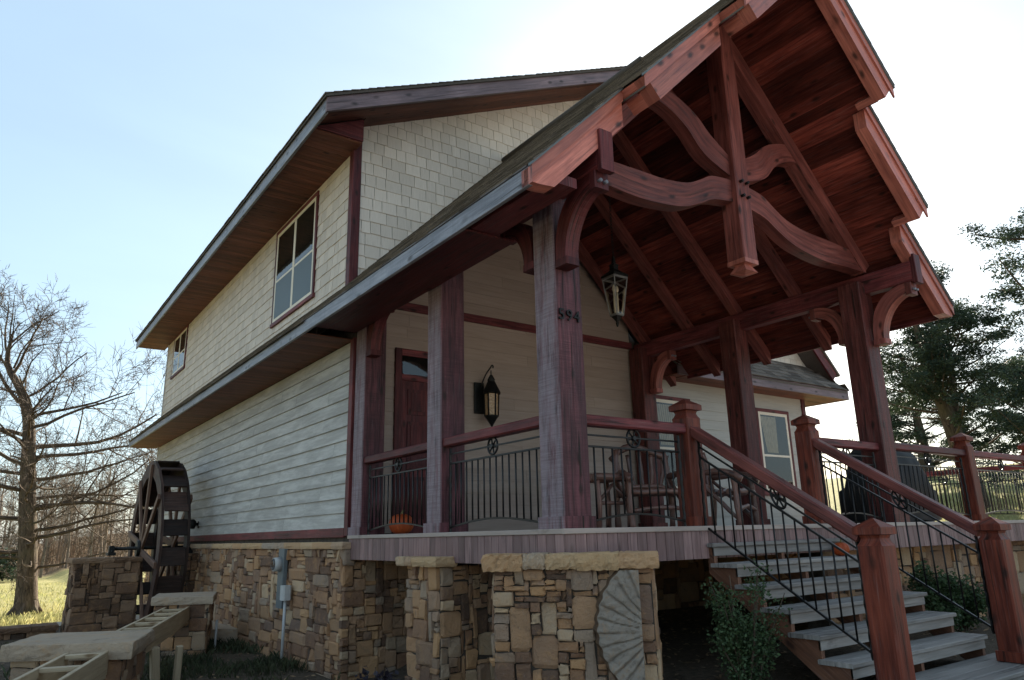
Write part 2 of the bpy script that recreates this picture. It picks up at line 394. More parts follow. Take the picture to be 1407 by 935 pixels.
M['amber'] = plain('seeded_amber_glass', (.55, .36, .20), (.30, .17, .09), 45, .15, .7, bump=.6)
M['cover'] = plain('black_grill_cover', (.010, .011, .012), (.018, .019, .02), 3, .7, .3, bump=.2)
M['iron_light'] = plain('worn_pewter', (.22, .21, .20), (.3, .29, .28), 20, .4, .5, .5)
M['brass'] = plain('aged_candle', (.6, .5, .36), (.6, .5, .36), 3, .5, .4)
M['bark'] = None
t = NT('bark'); u = t.uv(); g = t.noise(t.scaled(u, 14, 3), 1, 6, .7, .5); g2 = t.noise(t.obj(), 1.3, 3, .6)
c = t.mix((.035, .027, .021), (.185, .135, .10), t.ramp(g, [(.35, 0.), (.7, 1.)])); c = t.mix(c, (.14, .13, .08), t.math('MULTIPLY', t.ramp(g2, [(.5, 0.), (.7, 1.)]), .5)); t.bump(g, .9, .04); M['bark'] = t.fin(c, .9, .15)
M['twig'] = plain('bare_twigs', (.070, .050, .037), (.115, .086, .062), 2, .85, .2, var=.35)
M['wood_far'] = plain('distant_bark', (.16, .125, .095), (.27, .215, .165), .6, .9, .15, var=.4)
M['brush'] = plain('dry_brush', (.17, .115, .075), (.29, .205, .135), .8, .95, .1, var=.5)
def leaf_mat(name, a, b, tr=.25):
    t = NT(name); n1 = t.noise(t.obj(), .9, 3, .6)
    c = t.mix(a, b, t.ramp(n1, [(.35, 0.), (.65, 1.)])); c = t.mix(c, t.ramp(t.rand(), [(0., .55), (1., 1.5)]), 1., 'MULTIPLY')
    t.fin(c, .6, .3); tl = t.n('BsdfTranslucent'); t.link(c, tl.inputs[0]); mx = t.n('MixShader'); mx.inputs[0].default_value = tr
    t.link(t.b.outputs[0], mx.inputs[1]); t.link(tl.outputs[0], mx.inputs[2]); t.link(mx.outputs[0], t.out.inputs[0]); return t.m
M['needles'] = leaf_mat('cedar_needles', (.018, .034, .021), (.052, .072, .038), .25)
M['shrub'] = leaf_mat('shrub_leaves', (.035, .065, .028), (.075, .11, .045), .3)
M['purple'] = leaf_mat('dark_purple_leaves', (.02, .017, .025), (.04, .03, .045), .15)
M['grass'] = leaf_mat('grass_blades', (.24, .255, .095), (.45, .40, .18), .4)
M['weed'] = leaf_mat('dull_weeds', (.030, .042, .020), (.085, .085, .042), .25)
M['straw'] = leaf_mat('fallen_leaves', (.16, .10, .055), (.28, .19, .11), .15)
t = NT('window_glass'); t.fin((.9, .95, .95), .02, .5)
gl = t.n('BsdfGlossy', i_Roughness=.015); tp = t.n('BsdfTransparent'); fr = t.n('Fresnel', i_IOR=1.6); mx = t.n('MixShader')
f2 = t.math('ADD', t.math('MULTIPLY', fr.outputs[0], .9), .03)
wv = t.noise(t.obj(), 2.2, 2, .5); bp_ = t.n('Bump', i_Strength=.05, i_Distance=.02); t.link(wv, bp_.inputs['Height']); t.link(bp_.outputs[0], gl.inputs['Normal'])
t.link(f2, mx.inputs[0]); t.link(tp.outputs[0], mx.inputs[1]); t.link(gl.outputs[0], mx.inputs[2]); t.link(mx.outputs[0], t.out.inputs[0]); M['glass'] = t.m

# ------------------------------------------------------------------ dimensions (metres; deck top is z = 0)
Wd, S, s = 5.185, 2.003, .305
C = (Wd + s) / 2; YW = 4.35; YU = 4.6; YB = 18.0
RT, RCZ = 3.52, 3.32          # roof surface and ceiling: z = X' + const
def mx_(x): return 2 * C - x
def ss(a, b, x):
    t = min(1, max(0, (x - a) / (b - a))); return t * t * (3 - 2 * t)
def gz(x, y):
    z = -1.70 + .41 * ss(.4, 1.6, x)
    z -= .12 * ss(4.5, -2, y) * ss(1.5, -1.5, x)
    z -= .35 * ss(13, 24, y) * ss(12, 2, x)
    z -= .25 * ss(26, 60, y) * ss(12, 2, x)
    z += 1.0 * ss(40, 110, y)
    z -= .5 * ss(-8, -40, x)
    z += 4.3 * ss(10, 42, x) + 4 * ss(40, 150, x)
    z += .05 * noise.noise((x * .35, y * .35, 0)) * ss(2, 8, abs(x - 2) + abs(y) * .2)
    return z

# ------------------------------------------------------------------ ground
def axis(lo, hi, c0, n, k):
    out = []
    for i in range(n + 1):
        t = -1 + 2 * i / n; v = math.sinh(k * t) / math.sinh(k); out.append(c0 + (v * (hi - c0) if v > 0 else -v * (lo - c0)))
    return out
xs, ys = axis(-260, 300, 0, 150, 4.6), axis(-160, 420, 5, 150, 4.6)
g = MB(); vs = [Vector((x, y, gz(x, y))) for y in ys for x in xs]; nx = len(xs)
g.idx(vs, [[j * nx + i, j * nx + i + 1, (j + 1) * nx + i + 1, (j + 1) * nx + i] for j in range(len(ys) - 1) for i in range(nx - 1)])
t = NT('ground_soil_and_grass'); o = t.n('NewGeometry').outputs['Position']
a = t.noise(o, 1.1, 6, .7); b = t.noise(o, 14, 5, .75); e = t.noise(o, 60, 3, .7)
soil = t.mix((.045, .034, .025), (.13, .10, .075), t.ramp(b, [(.3, 0.), (.7, 1.)])); soil = t.mix(soil, (.22, .16, .10), t.math('MULTIPLY', t.ramp(e, [(.6, 0.), (.72, 1.)]), .6))
fld = t.mix((.28, .27, .10), (.52, .44, .22), t.ramp(a, [(.3, 0.), (.7, 1.)])); fld = t.mix(fld, (.10, .12, .035), t.math('MULTIPLY', t.ramp(b, [(.45, 1.), (.65, 0.)]), .45))
sx = t.n('SeparateXYZ'); t.link(o, sx.inputs[0])
far = t.math('MAXIMUM', t.ramp(t.math('MULTIPLY', sx.outputs[1], .05), [(.70, 0.), (.80, 1.)]), t.ramp(t.math('MULTIPLY', sx.outputs[0], .05), [(.5, 0.), (.62, 1.)]))
far = t.math('MAXIMUM', far, t.ramp(t.math('MULTIPLY', sx.outputs[0], -.05), [(.3, 0.), (.6, 1.)]))
c = t.mix(soil, fld, t.math('MINIMUM', t.math('MULTIPLY', far, t.math('ADD', a, .6)), 1.))
c = t.mix(c, t.mix((.12, .085, .055), (.22, .16, .10), b), t.ramp(t.math('MULTIPLY', sx.outputs[1], .01), [(.56, 0.), (.60, 1.)]))
t.bump(t.math('ADD', b, e), .6, .03); M['ground'] = t.fin(c, .95, .1)
structure(g.build('ground', M['ground']))
# pale path behind the low wall
g = MB(); pts = []
for i in range(41):
    x = -30 + i * .7 * 1.07; yc = 15.4 + .25 * math.sin(x * .35); pts.append((x, yc))
vs = []
for x, yc in pts:
    for q in (-.8, -.3, .3, .8): vs.append(Vector((x, yc + q, gz(x, yc + q) + .02)))
g.idx(vs, [[i * 4 + q, (i + 1) * 4 + q, (i + 1) * 4 + q + 1, i * 4 + q + 1] for i in range(len(pts) - 1) for q in range(3)])
structure(g.build('path', plain('gravel_path', (.33, .28, .23), (.45, .39, .32), 10, .95, .1, bump=.4)))

g = MB(); vs = []; nxd, nyd = 30, 16
for j in range(nyd + 1):
    for i in range(nxd + 1):
        x, y = -34 + i * 2.6, -34 + j * 1.8; vs.append(Vector((x, y, gz(x, y) + .02)))
g.idx(vs, [[j * (nxd + 1) + i, j * (nxd + 1) + i + 1, (j + 1) * (nxd + 1) + i + 1, (j + 1) * (nxd + 1) + i] for j in range(nyd) for i in range(nxd)])
structure(g.build('bounce_ground', plain('pale_bounce_ground', (.52, .46, .40), (.62, .56, .49), 3, .95, .1, bump=.2)))  # unseen pale ground, added to bounce sunlight up at porch and walls

# ------------------------------------------------------------------ HOUSE
house = thing('house', (0, YW, -1.7), 'two storey house with grey lap siding, cream shingled upper storey and a stone base', 'house')
def P(name, mb, mat, parent=house): return mb.build(name, M[mat], parent)
XV = Vector((1, 0, 0)); YV = Vector((0, 1, 0)); ZV = Vector((0, 0, 1))
# solid cores behind the cladding
m = MB(2); m.box(.015, 10.4, YW + .015, YB - .02, -1.65, 3.3, 1, 0); m.box(.015, 10.0, YU + .015, YB - .02, 3.29, 5.9, 1, 0); core = P('wall_core', m, 'mortar')
m = MB(3); m.laps((0, YB, .1), -YV, ZV, -XV, YB - YW - .09, 2.5, .19, .026); P('side_wall', m, 'lap')
m = MB(4); m.laps((.3, YW, .02), XV, ZV, -YV, 4.95, 5.4, .18, .013, lambda v: (max(0, v - 3.62), min(4.95, 8.55 - v))); P('porch_wall', m, 'lap2')
m = MB(5); m.laps((5.5, YW + .01, .02), XV, ZV, -YV, 4.96, 2.9, .18, .013); P('wing_wall', m, 'lap3')
m = MB(6); m.shingles((0, YB, 3.0), -YV, ZV, -XV, YB - YU - .1, 2.95, .19, (.13, .27), .016, None, .012); P('side_shingles', m, 'shake')
m = MB(7); m.shingles((.1, YU, 3.0), XV, ZV, -YV, 6.2, 5.9, .19, (.13, .27), .016, lambda u, v: v + 3.0 < 6.16 + .457 * (u + .1) and v + 3 > u + .1 + 3.0, .012); P('gable_shingles', m, 'shake2')
m = MB(8); m.prism([(.02, YU + .02, 3.0), (6.2, YU + .02, 3.0), (6.2, YU + .02, 8.9), (.02, YU + .02, 6.12)], (0, .1, 0)); P('gable_core', m, 'mortar')
# corner boards and trim bands
m = MB(9); m.box(-.035, .10, YU - .035, YU + .10, 2.95, 6.1, 2); P('corner_board', m, 'timber')
m = MB(10); m.box(-.03, .09, YW - .03, YW + .09, 0, 2.62, 2); P('corner_board', m, 'timber')
m = MB(11); m.box(-.03, .06, YB - .06, YB + .03, -.1, 2.6, 2); m.box(-.03, .06, YB - .06, YB + .03, 2.6, 5.7, 2); P('corner_board', m, 'lap')
m = MB(12); m.box(-.03, .02, YW + .1, YB, -.02, .10, 1); P('base_trim', m, 'timber')
m = MB(13); m.box(.3, Wd + .1, YW - .035, YW + .01, 3.13, 3.26, 0); P('wall_band', m, 'timber')
m = MB(14); m.box(10.38, 10.5, YW - .03, YW + .1, 0, 2.9, 2); P('corner_board', m, 'timber')
# lower eave: fascia, soffit, skirt roof
EX = -.72
m = MB(15); m.box(EX, EX + .04, -.6, 18.4, 2.60, 2.76, 1); m.box(EX - .012, EX + .03, -.59, 18.4, 2.762, 2.778, 1); P('fascia', m, 'fascia')
m = MB(16)
y = YW + .05
while y < 18.36:
    m.box(EX + .045, .0, y, y + .088, 2.60, 2.615, 0, .002); y += .09
P('soffit', m, 'soffit')
m = MB(17); dvr = Vector((1, 0, 1)).normalized(); nr = Vector((-1, 0, 1)).normalized()
m.shingles((EX - .03, 18.42, EX - .03 + RT - .03), -YV, dvr, nr, 18.42 - YW, 1.05, .14, (.2, .38), .014, None, .006, 0., 1.5)
m.prism([(EX + .045, YW, EX + .045 + RT - .05), (.0, YW, RT - .05), (.0, YW, RT - .1), (EX + .045, YW, EX + .045 + RT - .1)], (0, 18.42 - YW, 0)); P('skirt_roof', m, 'asphalt')
# upper eave and gable rake
UX = -.78; YR = 3.75; sl = .47; zu = lambda x: 6.19 + sl * x
m = MB(18); m.box(UX, UX + .04, YR + .052, 18.75, 5.56, 5.80, 1); P('fascia', m, 'fascia')
m = MB(19)
L = 6.2
m.prism([(UX, YR, zu(UX) - .265), (L, YR, zu(L) - .265), (L, YR, zu(L) - .02), (UX, YR, zu(UX) - .02)], (0, .05, 0), None, (1, 0, sl)); P('rake_board', m, 'fascia2')
m = MB(20); y = YU - .27
while y < 18.7:
    m.box(UX + .045, .0, y, y + .1, 5.60, 5.615, 0, .002); y += .102
for i in range(9):
    y0 = YR + .055 + i * .095
    if y0 > YU - .03: break
    x0_ = UX + .05 if y0 < YU - .32 else .02
    m.prism([(x0_, y0, zu(x0_) - .2), (L, y0, zu(L) - .2), (L, y0, zu(L) - .18), (x0_, y0, zu(x0_) - .18)], (0, .092, 0), None, (1, 0, sl))
P('soffit', m, 'soffit')
m = MB(21); m.prism([(UX + .045, YU - .30, 5.618), (.0, YU - .30, 5.618), (.0, YU - .30, zu(0) - .205), (UX + .045, YU - .30, 5.625)], (0, .03, 0)); P('eave_return', m, 'timber')
m = MB(22); dv = Vector((1, 0, sl)).normalized(); nn = Vector((-sl, 0, 1)).normalized()
m.prism([(UX - .03, YR - .03, zu(UX) - .06), (L, YR - .03, zu(L) - .05), (L, YR - .03, zu(L) - .0), (UX - .03, YR - .03, zu(UX) - .02)], (0, 18.8 - YR, 0))
m.shingles((UX - .04, 18.8, zu(UX) - .02), -YV, dv, nn, 18.84 - YR, 7.6, .14, (.2, .38), .016, None, .006, 0., 1.5)
m.prism([(L, YR, zu(L) - .05), (13.2, YR, 5.7), (13.2, YR, 5.76), (L, YR, zu(L))], (0, 18.8 - YR, 0)); P('upper_roof', m, 'asphalt')
m = MB(23); m.prism([(.02, YB - .1, 5.8), (10, YB - .1, 5.8), (6.2, YB - .1, 8.8)], (0, .08, 0)); P('rear_gable', m, 'shake')

def window(o, du, dv_, n, w, h, nsash, parts_mat='cream', blind=None, casing=.07, screen=True):
    """o: lower left corner of the casing; du right, n outward"""
    o, du, dv_, n = Vector(o), Vector(du), Vector(dv_), Vector(n)
    def pb(mb, u0, u1, v0, v1, d0, d1, ch=.004):
        a = o + du * u0 + dv_ * v0 + n * d0; b = o + du * u1 + dv_ * v1 + n * d1
        mb.box(min(a.x, b.x), max(a.x, b.x), min(a.y, b.y), max(a.y, b.y), min(a.z, b.z), max(a.z, b.z), None, ch)
    mb = MB(int(w * 100)); cs = casing
    pb(mb, 0, w, h - cs, h, 0, .035); pb(mb, 0, cs, cs, h - cs - .001, 0, .033); pb(mb, w - cs, w, cs, h - cs - .001, 0, .033); pb(mb, -.02, w + .02, 0, cs - .001, 0, .045)
    win = P('window', mb, 'timber')
    mb = MB(2); f = .062; a, b, lo, hi = cs, w - cs, cs, h - cs
    pb(mb, a, b, hi - f, hi, .004, .031); pb(mb, a, b, lo, lo + f, .004, .031)
    pb(mb, a, a + f, lo + f + .001, hi - f - .001, .004, .030); pb(mb, b - f, b, lo + f + .001, hi - f - .001, .004, .030)
    sw = (b - a) / nsash
    for k in range(1, nsash): pb(mb, a + sw * k - .045, a + sw * k + .045, lo + f + .001, hi - f - .001, .004, .032)
    md = lo + (hi - lo) * .45
    for k in range(nsash): pb(mb, a + sw * k + f + .001, a + sw * (k + 1) - f - .001, md - .022, md + .022, .004, .029)
    P('frame', mb, parts_mat, win)
    mb = MB(3); q = [(a, lo), (b, lo), (b, hi), (a, hi)]
    mb.face([o + du * u + dv_ * v + n * .0265 for u, v in q]); P('pane', mb, 'glass', win)
    mb = MB(3); mb.face([o + du * u + dv_ * v + n * .0285 for u, v in [(a, lo + f), (b, lo + f), (b, md - .02), (a, md - .02)]])
    if screen: P('screen', mb, 'screen', win)
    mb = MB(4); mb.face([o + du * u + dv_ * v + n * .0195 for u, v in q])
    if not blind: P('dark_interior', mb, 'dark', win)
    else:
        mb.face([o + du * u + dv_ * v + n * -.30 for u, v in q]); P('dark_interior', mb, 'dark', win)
        for (u0, u1, tp, bt) in blind:
            mb = MB(5); m_ = 40; pr = []
            for k in range(m_ + 1):
                x = k / m_; pr.append(.02 * math.sin(x * 44) + .01 * math.sin(x * 97))
            for k in range(m_):
                x0, x1 = k / m_, (k + 1) / m_
                A = [a + (u0 + (u1 - u0) * x) * (b - a) for x in (x0, x1)]
                B = [a + (u0 + .1 + (u1 - u0) * x * bt) * (b - a) for x in (x0, x1)]
                mb.face([o + du * B[0] + dv_ * md + n * (-.1 + pr[k]), o + du * B[1] + dv_ * md + n * (-.1 + pr[k + 1]), o + du * A[1] + dv_ * hi + n * (-.1 + pr[k + 1]), o + du * A[0] + dv_ * hi + n * (-.1 + pr[k])], None, .3 + .5 * (k % 3) / 2, True)
            P('curtain', mb, 'curtain', win)
    return win
window((-.005, 8.1, 3.68), -YV, ZV, -XV, 2.1, 1.86, 2)
window((-.005, 17.1, 4.40), -YV, ZV, -XV, 1.65, 1.22, 2, screen=False)
# wing windows lie flat on the wall; near-black sheets paint the unlit rooms
window((8.72, YW - .0, .60), XV, ZV, -YV, 1.12, 1.76, 1, screen=False)
window((5.62, YW - .0, .60), XV, ZV, -YV, 1.12, 1.76, 1, screen=False)
for x0, wv_ in ((8.85, .52), (5.75, .6)):
    mb = MB(6); m_ = 30
    for k in range(m_):
        def pt(x, top):
            d = .006 + .006 * math.sin(x * 40)
            return Vector((x0 + x * wv_ * (1 if top else .7) + (0 if top else .13), YW - .0225 + .0015 * math.sin(x * 42), 2.20 if top else 1.46))
        mb.face([pt(k / m_, 0), pt((k + 1) / m_, 0), pt((k + 1) / m_, 1), pt(k / m_, 1)], None, .15 + .7 * (.5 + .5 * math.sin(k * 2.1)), True)
    P('curtain', mb, 'curtain')
# entry door under a transom
m = MB(30); m.box(.60, .70, YW - .045, YW + .02, 0, 2.56, 2); m.box(1.62, 1.72, YW - .045, YW + .02, 0, 2.56, 2); m.box(.70, 1.62, YW - .046, YW + .02, 2.46, 2.56, 0); m.box(.70, 1.62, YW - .044, YW + .02, 2.10, 2.19, 0)
door = P('door', m, 'timber')
m = MB(31); m.box(.70, 1.62, YW - .022, YW + .02, 0, 2.10, 2)
for x0 in (.80, 1.20):
    for z0, z1 in ((1.62, 1.98), (.86, 1.52), (.2, .76)):
        m.box(x0, x0 + .32, YW - .036, YW - .02, z0, z1, 2, .012); m.box(x0 + .05, x0 + .27, YW - .046, YW - .034, z0 + .05, z1 - .05, 2, .01)
P('door_leaf', m, 'timber', door)
m = MB(32); m.face([(.70, YW - .024, 2.19), (1.62, YW - .024, 2.19), (1.62, YW - .024, 2.46), (.70, YW - .024, 2.46)]); P('transom_glass', m, 'glass', door)
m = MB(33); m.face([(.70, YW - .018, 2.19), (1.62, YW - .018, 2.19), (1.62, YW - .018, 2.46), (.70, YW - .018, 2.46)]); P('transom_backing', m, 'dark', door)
m = MB(34); m.tube([(1.54, YW - .02, 1.0), (1.54, YW - .08, 1.0), (1.54, YW - .09, 1.12)], .013, 8); P('handle', m, 'iron', door)
# right wing: eave, pent roof, gable
WE = 11.35; YE = 3.80
m = MB(35); m.box(5.9, WE, YE, YE + .04, 2.66, 2.86, 0); m.box(WE, WE + .04, YE, 8, 2.66, 2.86, 1); P('fascia', m, 'fascia2')
m = MB(36); y = YE + .045
while y < YW: m.box(5.9, WE, y, y + .088, 2.67, 2.685, 0, .002); y += .09
y = YW
while y < 8: m.box(10.5, WE, y, y + .088, 2.67, 2.685, 0, .002); y += .09
P('soffit', m, 'soffit')
m = MB(37); dv = Vector((0, .72, .69)).normalized(); nn = Vector((0, -.69, .72)).normalized()
m.shingles((5.9, YE - .03, 2.86), XV, dv, nn, WE - 5.86, .95, .14, (.2, .36), .014, lambda u, v: u < WE - 5.9 + .06 - v * .72, .006, 0., 1.5)
m.prism([(5.9, YE - .01, 2.83), (5.9, YW + .1, 3.39), (5.9, YW + .1, 3.3), (5.9, YE - .01, 2.8)], (WE - 5.93, 0, 0))
m.shingles((WE + .05, YE - .03, 2.86), YV, Vector((-.72, 0, .69)).normalized(), Vector((.69, 0, .72)).normalized(), 4.4, .95, .14, (.2, .36), .014, lambda u, v: u > v * .72 - .05, .006, 0., 1.5); P('pent_roof', m, 'asphalt')
GX, GZ = 7.9, 6.6
m = MB(38); m.shingles((5.7, YW + .05, 3.2), XV, ZV, -YV, 5.3, 3.4, .19, (.13, .27), .016, lambda u, v: v + 3.2 < GZ - abs(u + 5.7 - GX) * 1.0 - .2, .012)
m.prism([(5.72, YW + .07, 3.2), (GX + 3.0, YW + .07, 3.2), (GX, YW + .07, GZ - .25), (5.72, YW + .07, GZ - 2.43)], (0, .1, 0)); P('wing_gable', m, 'shake2')
m = MB(39)
for sg in (-1, 1):
    q = 3.35 if sg > 0 else 2.2
    m.prism([(GX + sg * q, YW - .42, GZ - q), (GX, YW - .42, GZ), (GX, YW - .42, GZ - .3), (GX + sg * (q - .15), YW - .42, GZ - q - .15)], (0, .045, 0), None, (sg, 0, -1))
P('rake_board', m, 'timber')
m = MB(40)
for sg in (-1, 1):
    q = 3.42 if sg > 0 else 2.2
    m.prism([(GX + sg * q, YW - .45, GZ - q + .02), (GX, YW - .45, GZ + .02), (GX, YW - .45, GZ + .09), (GX + sg * (q + .03), YW - .45, GZ - q + .06)], (0, 6, 0))
    m.prism([(GX + sg * (q - .12), YW - .37, GZ - q - .08), (GX, YW - .37, GZ - .2), (GX, YW - .37, GZ - .17), (GX + sg * (q - .12), YW - .37, GZ - q - .05)], (0, .45, 0))
P('wing_roof', m, 'asphalt')
# stone foundation
m = MB(41); m.stonewall((-.06, 17.6, -1.95), -YV, ZV, -XV, 17.6 - 4.29, 1.78, -.06, .03, .052, .35, 15, 4); m.stonewall((-.09, 4.28, -1.95), XV, ZV, -YV, 3.2, 1.78, -.06, .03, .05, .3, 7, 5); m.stonewall((3.11, 4.28, -1.95), XV, ZV, -YV, 7.4, 1.78, -.06, .03, .08, .5, 6, 4)
fnd = P('foundation', m, 'stone')
m = MB(42); m.box(-.06, .4, 4.32, 17.6, -1.95, -.17, 1, 0); m.box(.35, 10.45, 4.34, 4.7, -1.95, -.17, 0, 0); P('mortar_core', m, 'mortar', fnd)
def rough_slab(mb, quad, z0, z1, c=None, nu=10, nv=3, j=.012):
    """irregular slab over a quad footprint (4 xy corners), rock-faced edges"""
    q = [Vector((*p, 0)) for p in quad]; rr = mb.r; sd = rr.uniform(0, 99); c = rr.random() if c is None else c
    rings = []
    def lp(a, b, t): return a + (b - a) * t
    per = []
    for k in range(4):
        n_ = nu if k % 2 == 0 else max(3, nu // 2)
        for i in range(n_): per.append(lp(q[k], q[(k + 1) % 4], i / n_))
    cen = sum(q, Vector()) / 4
    def ring(z, sh):
        o_ = []
        for p in per:
            d = (p - cen).normalized(); f = noise.noise((p.x * 6 + sd, p.y * 6, z * 9)) * j + rr.uniform(-j, j) * .5 - sh
            o_.append(p + d * f + Vector((0, 0, z + rr.uniform(-.3, .3) * j)))
        return o_
    rs = [ring(z0, .008), ring(z0 + (z1 - z0) * .2, 0), ring(z0 + (z1 - z0) * .45, -.006), ring(z0 + (z1 - z0) * .7, -.003), ring(z1 - .008, .001), ring(z1, .010)]
    n_ = len(per); vs = [v for r_ in rs for v in r_]; fs = []
    for k in range(len(rs) - 1):
        for i in range(n_): fs.append([k * n_ + i, k * n_ + (i + 1) % n_, (k + 1) * n_ + (i + 1) % n_, (k + 1) * n_ + i])
    fs.append(list(range((len(rs) - 1) * n_, len(rs) * n_))); fs.append(list(range(n_))[::-1])
    mb.idx(vs, fs, None, c, False)
m = MB(43); y = 4.22
while y < 17.6:
    y2 = min(17.62, y + m.r.uniform(.35, .75)); rough_slab(m, [(-.13, y + .004), (.1, y + .004), (.1, y2 - .004), (-.13, y2 - .004)], -.165, -.075, None, 4); y = y2
P('capstone', m, 'cap', fnd)

# ------------------------------------------------------------------ PORCH
porch = thing('porch', (C, 2, 0), 'timber frame entry porch with red posts, curved truss and stepped gable roof', 'porch')
def Q(name, mb, mat, parent=porch): return mb.build(name, M[mat], parent)
# deck
m = MB(50)
y = .0
while y < YW - .05:
    m.box(0, 12.5 if y < 4.2 else 5.2, y, min(y + .138, YW - .03), -.035, -.003, 0, .003); y += .142
deck = Q('deck', m, 'deck')
m = MB(51); m.box(-.03, .0, -.0015, YW - .04, -.04, .002, 1); m.box(-.03, 12.5, -.032, -.002, -.041, .003, 0); Q('deck_edge', m, 'deck', deck)
m = MB(52); y = .0035
while y < YW - .1: m.box(-.016, .004, y, min(y + .111, YW - .05), -.29, -.042, 2, .004); y += .116
x = -.016
while x < 12.5: m.box(x, x + .111, -.018, .002, -.29, -.042, 2, .004); x += .116
Q('deck_skirt', m, 'skirt', deck)
m = MB(53); m.box(.02, 12.4, .3, .4, -.27, -.04, 0); m.box(.02, 12.4, 3.6, 3.7, -.27, -.04, 0)
for x in (.5, 1.5, 2.5, 3.5, 4.5): m.box(x, x + .05, .4, 3.6, -.27, -.04, 1)
Q('deck_joists', m, 'stringer', deck)
# posts
def post(x, y, z1=3.42, base=True):
    m = MB(int(x * 31 + y * 77) + 5); m.box(x, x + s, y, y + s, .0, z1, 2, .012, .5)
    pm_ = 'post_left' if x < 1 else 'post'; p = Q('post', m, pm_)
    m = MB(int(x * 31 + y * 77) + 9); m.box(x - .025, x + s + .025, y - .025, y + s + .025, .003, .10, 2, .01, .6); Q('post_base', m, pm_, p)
    return p
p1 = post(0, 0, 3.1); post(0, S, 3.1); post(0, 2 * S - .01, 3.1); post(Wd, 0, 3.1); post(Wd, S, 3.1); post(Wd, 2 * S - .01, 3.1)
m = MB(60)     # inner half of each post rises past the plate
PZ0, PZ1 = 2.95, 3.22
for x0, x1 in ((-.002, .16), (Wd + .145, Wd + s + .002)):
    m = MB(int(60 + x0)); m.box(x0, x1, -.62, YW - .04, PZ0 + .0, PZ1 + (.0), 1, .012); Q('plate_beam', m, 'timber')
for x0, x1 in ((-.0, .15), (Wd + .155, Wd + s)):
    m = MB(int(64 + x0)); m.box(x0, x1, -.68, -.622, 2.92, 3.30, 2, .006); Q('plate_end', m, 'timber')
# knee brackets on posts: along Y
def bracket(x0, y, d, zt=PZ0, L=.56, H=.66, w=.15):
    m = MB(int(abs(x0 * 53 + y * 19)) + 3); n = 10; top = []; bot = []
    for k in range(n + 1):
        a = k / n * math.pi / 2
        # outer edge (towards the corner) and arched inner edge
        top.append((x0, y + d * (.02 + (L - .06) * (1 - math.cos(a)) ** 1.15 * 1.0), zt - H + .02 + (H - .02) * math.sin(a) ** .9))
        bot.append((x0, y + d * (.15 + (L - .14) * (1 - math.cos(a))), zt - H + (H - .13) * math.sin(a)))
    if d > 0: m.strip(bot, top, (w, 0, 0))
    else: m.strip(top, bot, (w, 0, 0))
    m.box(x0 - .004, x0 + w + .004, min(y, y + d * .17), max(y, y + d * .17), zt - H - .05, zt - H + .02, 2, .012)
    m.box(x0 - .004, x0 + w + .004, min(y + d * (L - .05), y + d * (L + .03)), max(y + d * (L - .05), y + d * (L + .03)), zt - .16, zt - .001, 2, .008)
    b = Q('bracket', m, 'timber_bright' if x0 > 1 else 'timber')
    m = MB(3)
    for q in (.035, .10): m.tube([(x0 + q, y + d * (L + .02), zt - .10), (x0 + q, y + d * (L + .065), zt - .10)], .016, 8)
    Q('peg', m, 'fascia', b)
for x0 in (.005, Wd + .15):
    bracket(x0, 0, -1); bracket(x0, s, 1, L=.5, H=.55); bracket(x0, 2 * S - .01, -1, L=.5, H=.62)
# truss at the front posts
def sm(pts, n=4):
    P_ = [Vector(p) for p in pts]; out = []
    for i in range(len(P_) - 1):
        a, b, c_, d = P_[max(i - 1, 0)], P_[i], P_[i + 1], P_[min(i + 2, len(P_) - 1)]
        for k in range(n):
            t = k / n; out.append(.5 * (2 * b + (c_ - a) * t + (2 * a - 5 * b + 4 * c_ - d) * t * t + (3 * b - a - 3 * c_ + d) * t ** 3))
    out.append(P_[-1]); return out
YT = -.05; KW = .115
ct = [(.14, 3.47), (.66, 3.50), (1.1, 3.515), (1.5, 3.525), (1.85, 3.58), (2.08, 3.68), (2.3, 3.79), (2.66, 3.835)]
cb = [(.14, 3.235), (.66, 3.225), (1.1, 3.205), (1.5, 3.235), (1.8, 3.29), (2.08, 3.405), (2.3, 3.505), (2.66, 3.565)]
bt = [(1.40, 4.70), (1.76, 4.645), (2.1, 4.51), (2.34, 4.32), (2.66, 4.13)]
bb = [(1.20, 4.50), (1.62, 4.44), (1.93, 4.285), (2.2, 4.035), (2.66, 3.87)]
for sg in (1, -1):
    f = (lambda x: x) if sg == 1 else mx_
    m = MB(70 + sg); T = sm([(f(x), YT, z) for x, z in ct]); B = sm([(f(x), YT, z) for x, z in cb])
    m.strip(T, B, (0, .16, 0)) if sg == -1 else m.strip(T, B, (0, .16, 0)); Q('tie_chord', m, 'timber_bright' if sg < 0 else 'timber_bright')
    m = MB(74 + sg); T = sm([(f(x), YT, z) for x, z in bt]); B = sm([(f(x), YT, z) for x, z in bb]); m.strip(T, B, (0, .16, 0)); Q('curved_brace', m, 'timber_bright')
    m = MB(78 + sg); m.prism([(f(.05), YT - .01, RCZ + .05 - .02), (f(C), YT - .01, C + RCZ - .02), (f(C), YT - .01, C + RCZ - .32), (f(.22), YT - .01, RCZ + .22 - .32 + .0)], (0, .18, 0), None, (sg, 0, 1)); Q('rafter', m, 'timber_bright')
    for yy in (1.0, 2.05, 3.05, 4.05):
        m = MB(int(80 + sg + yy * 3)); xq = -.6 if sg < 0 else .02; m.prism([(f(xq), yy, RCZ + xq - .015), (f(C), yy, C + RCZ - .015), (f(C), yy, C + RCZ - .22), (f(xq), yy, RCZ + xq - .215)], (0, .14, 0), None, (sg, 0, 1)); Q('rafter', m, 'timber_bright' if sg < 0 else 'timber')
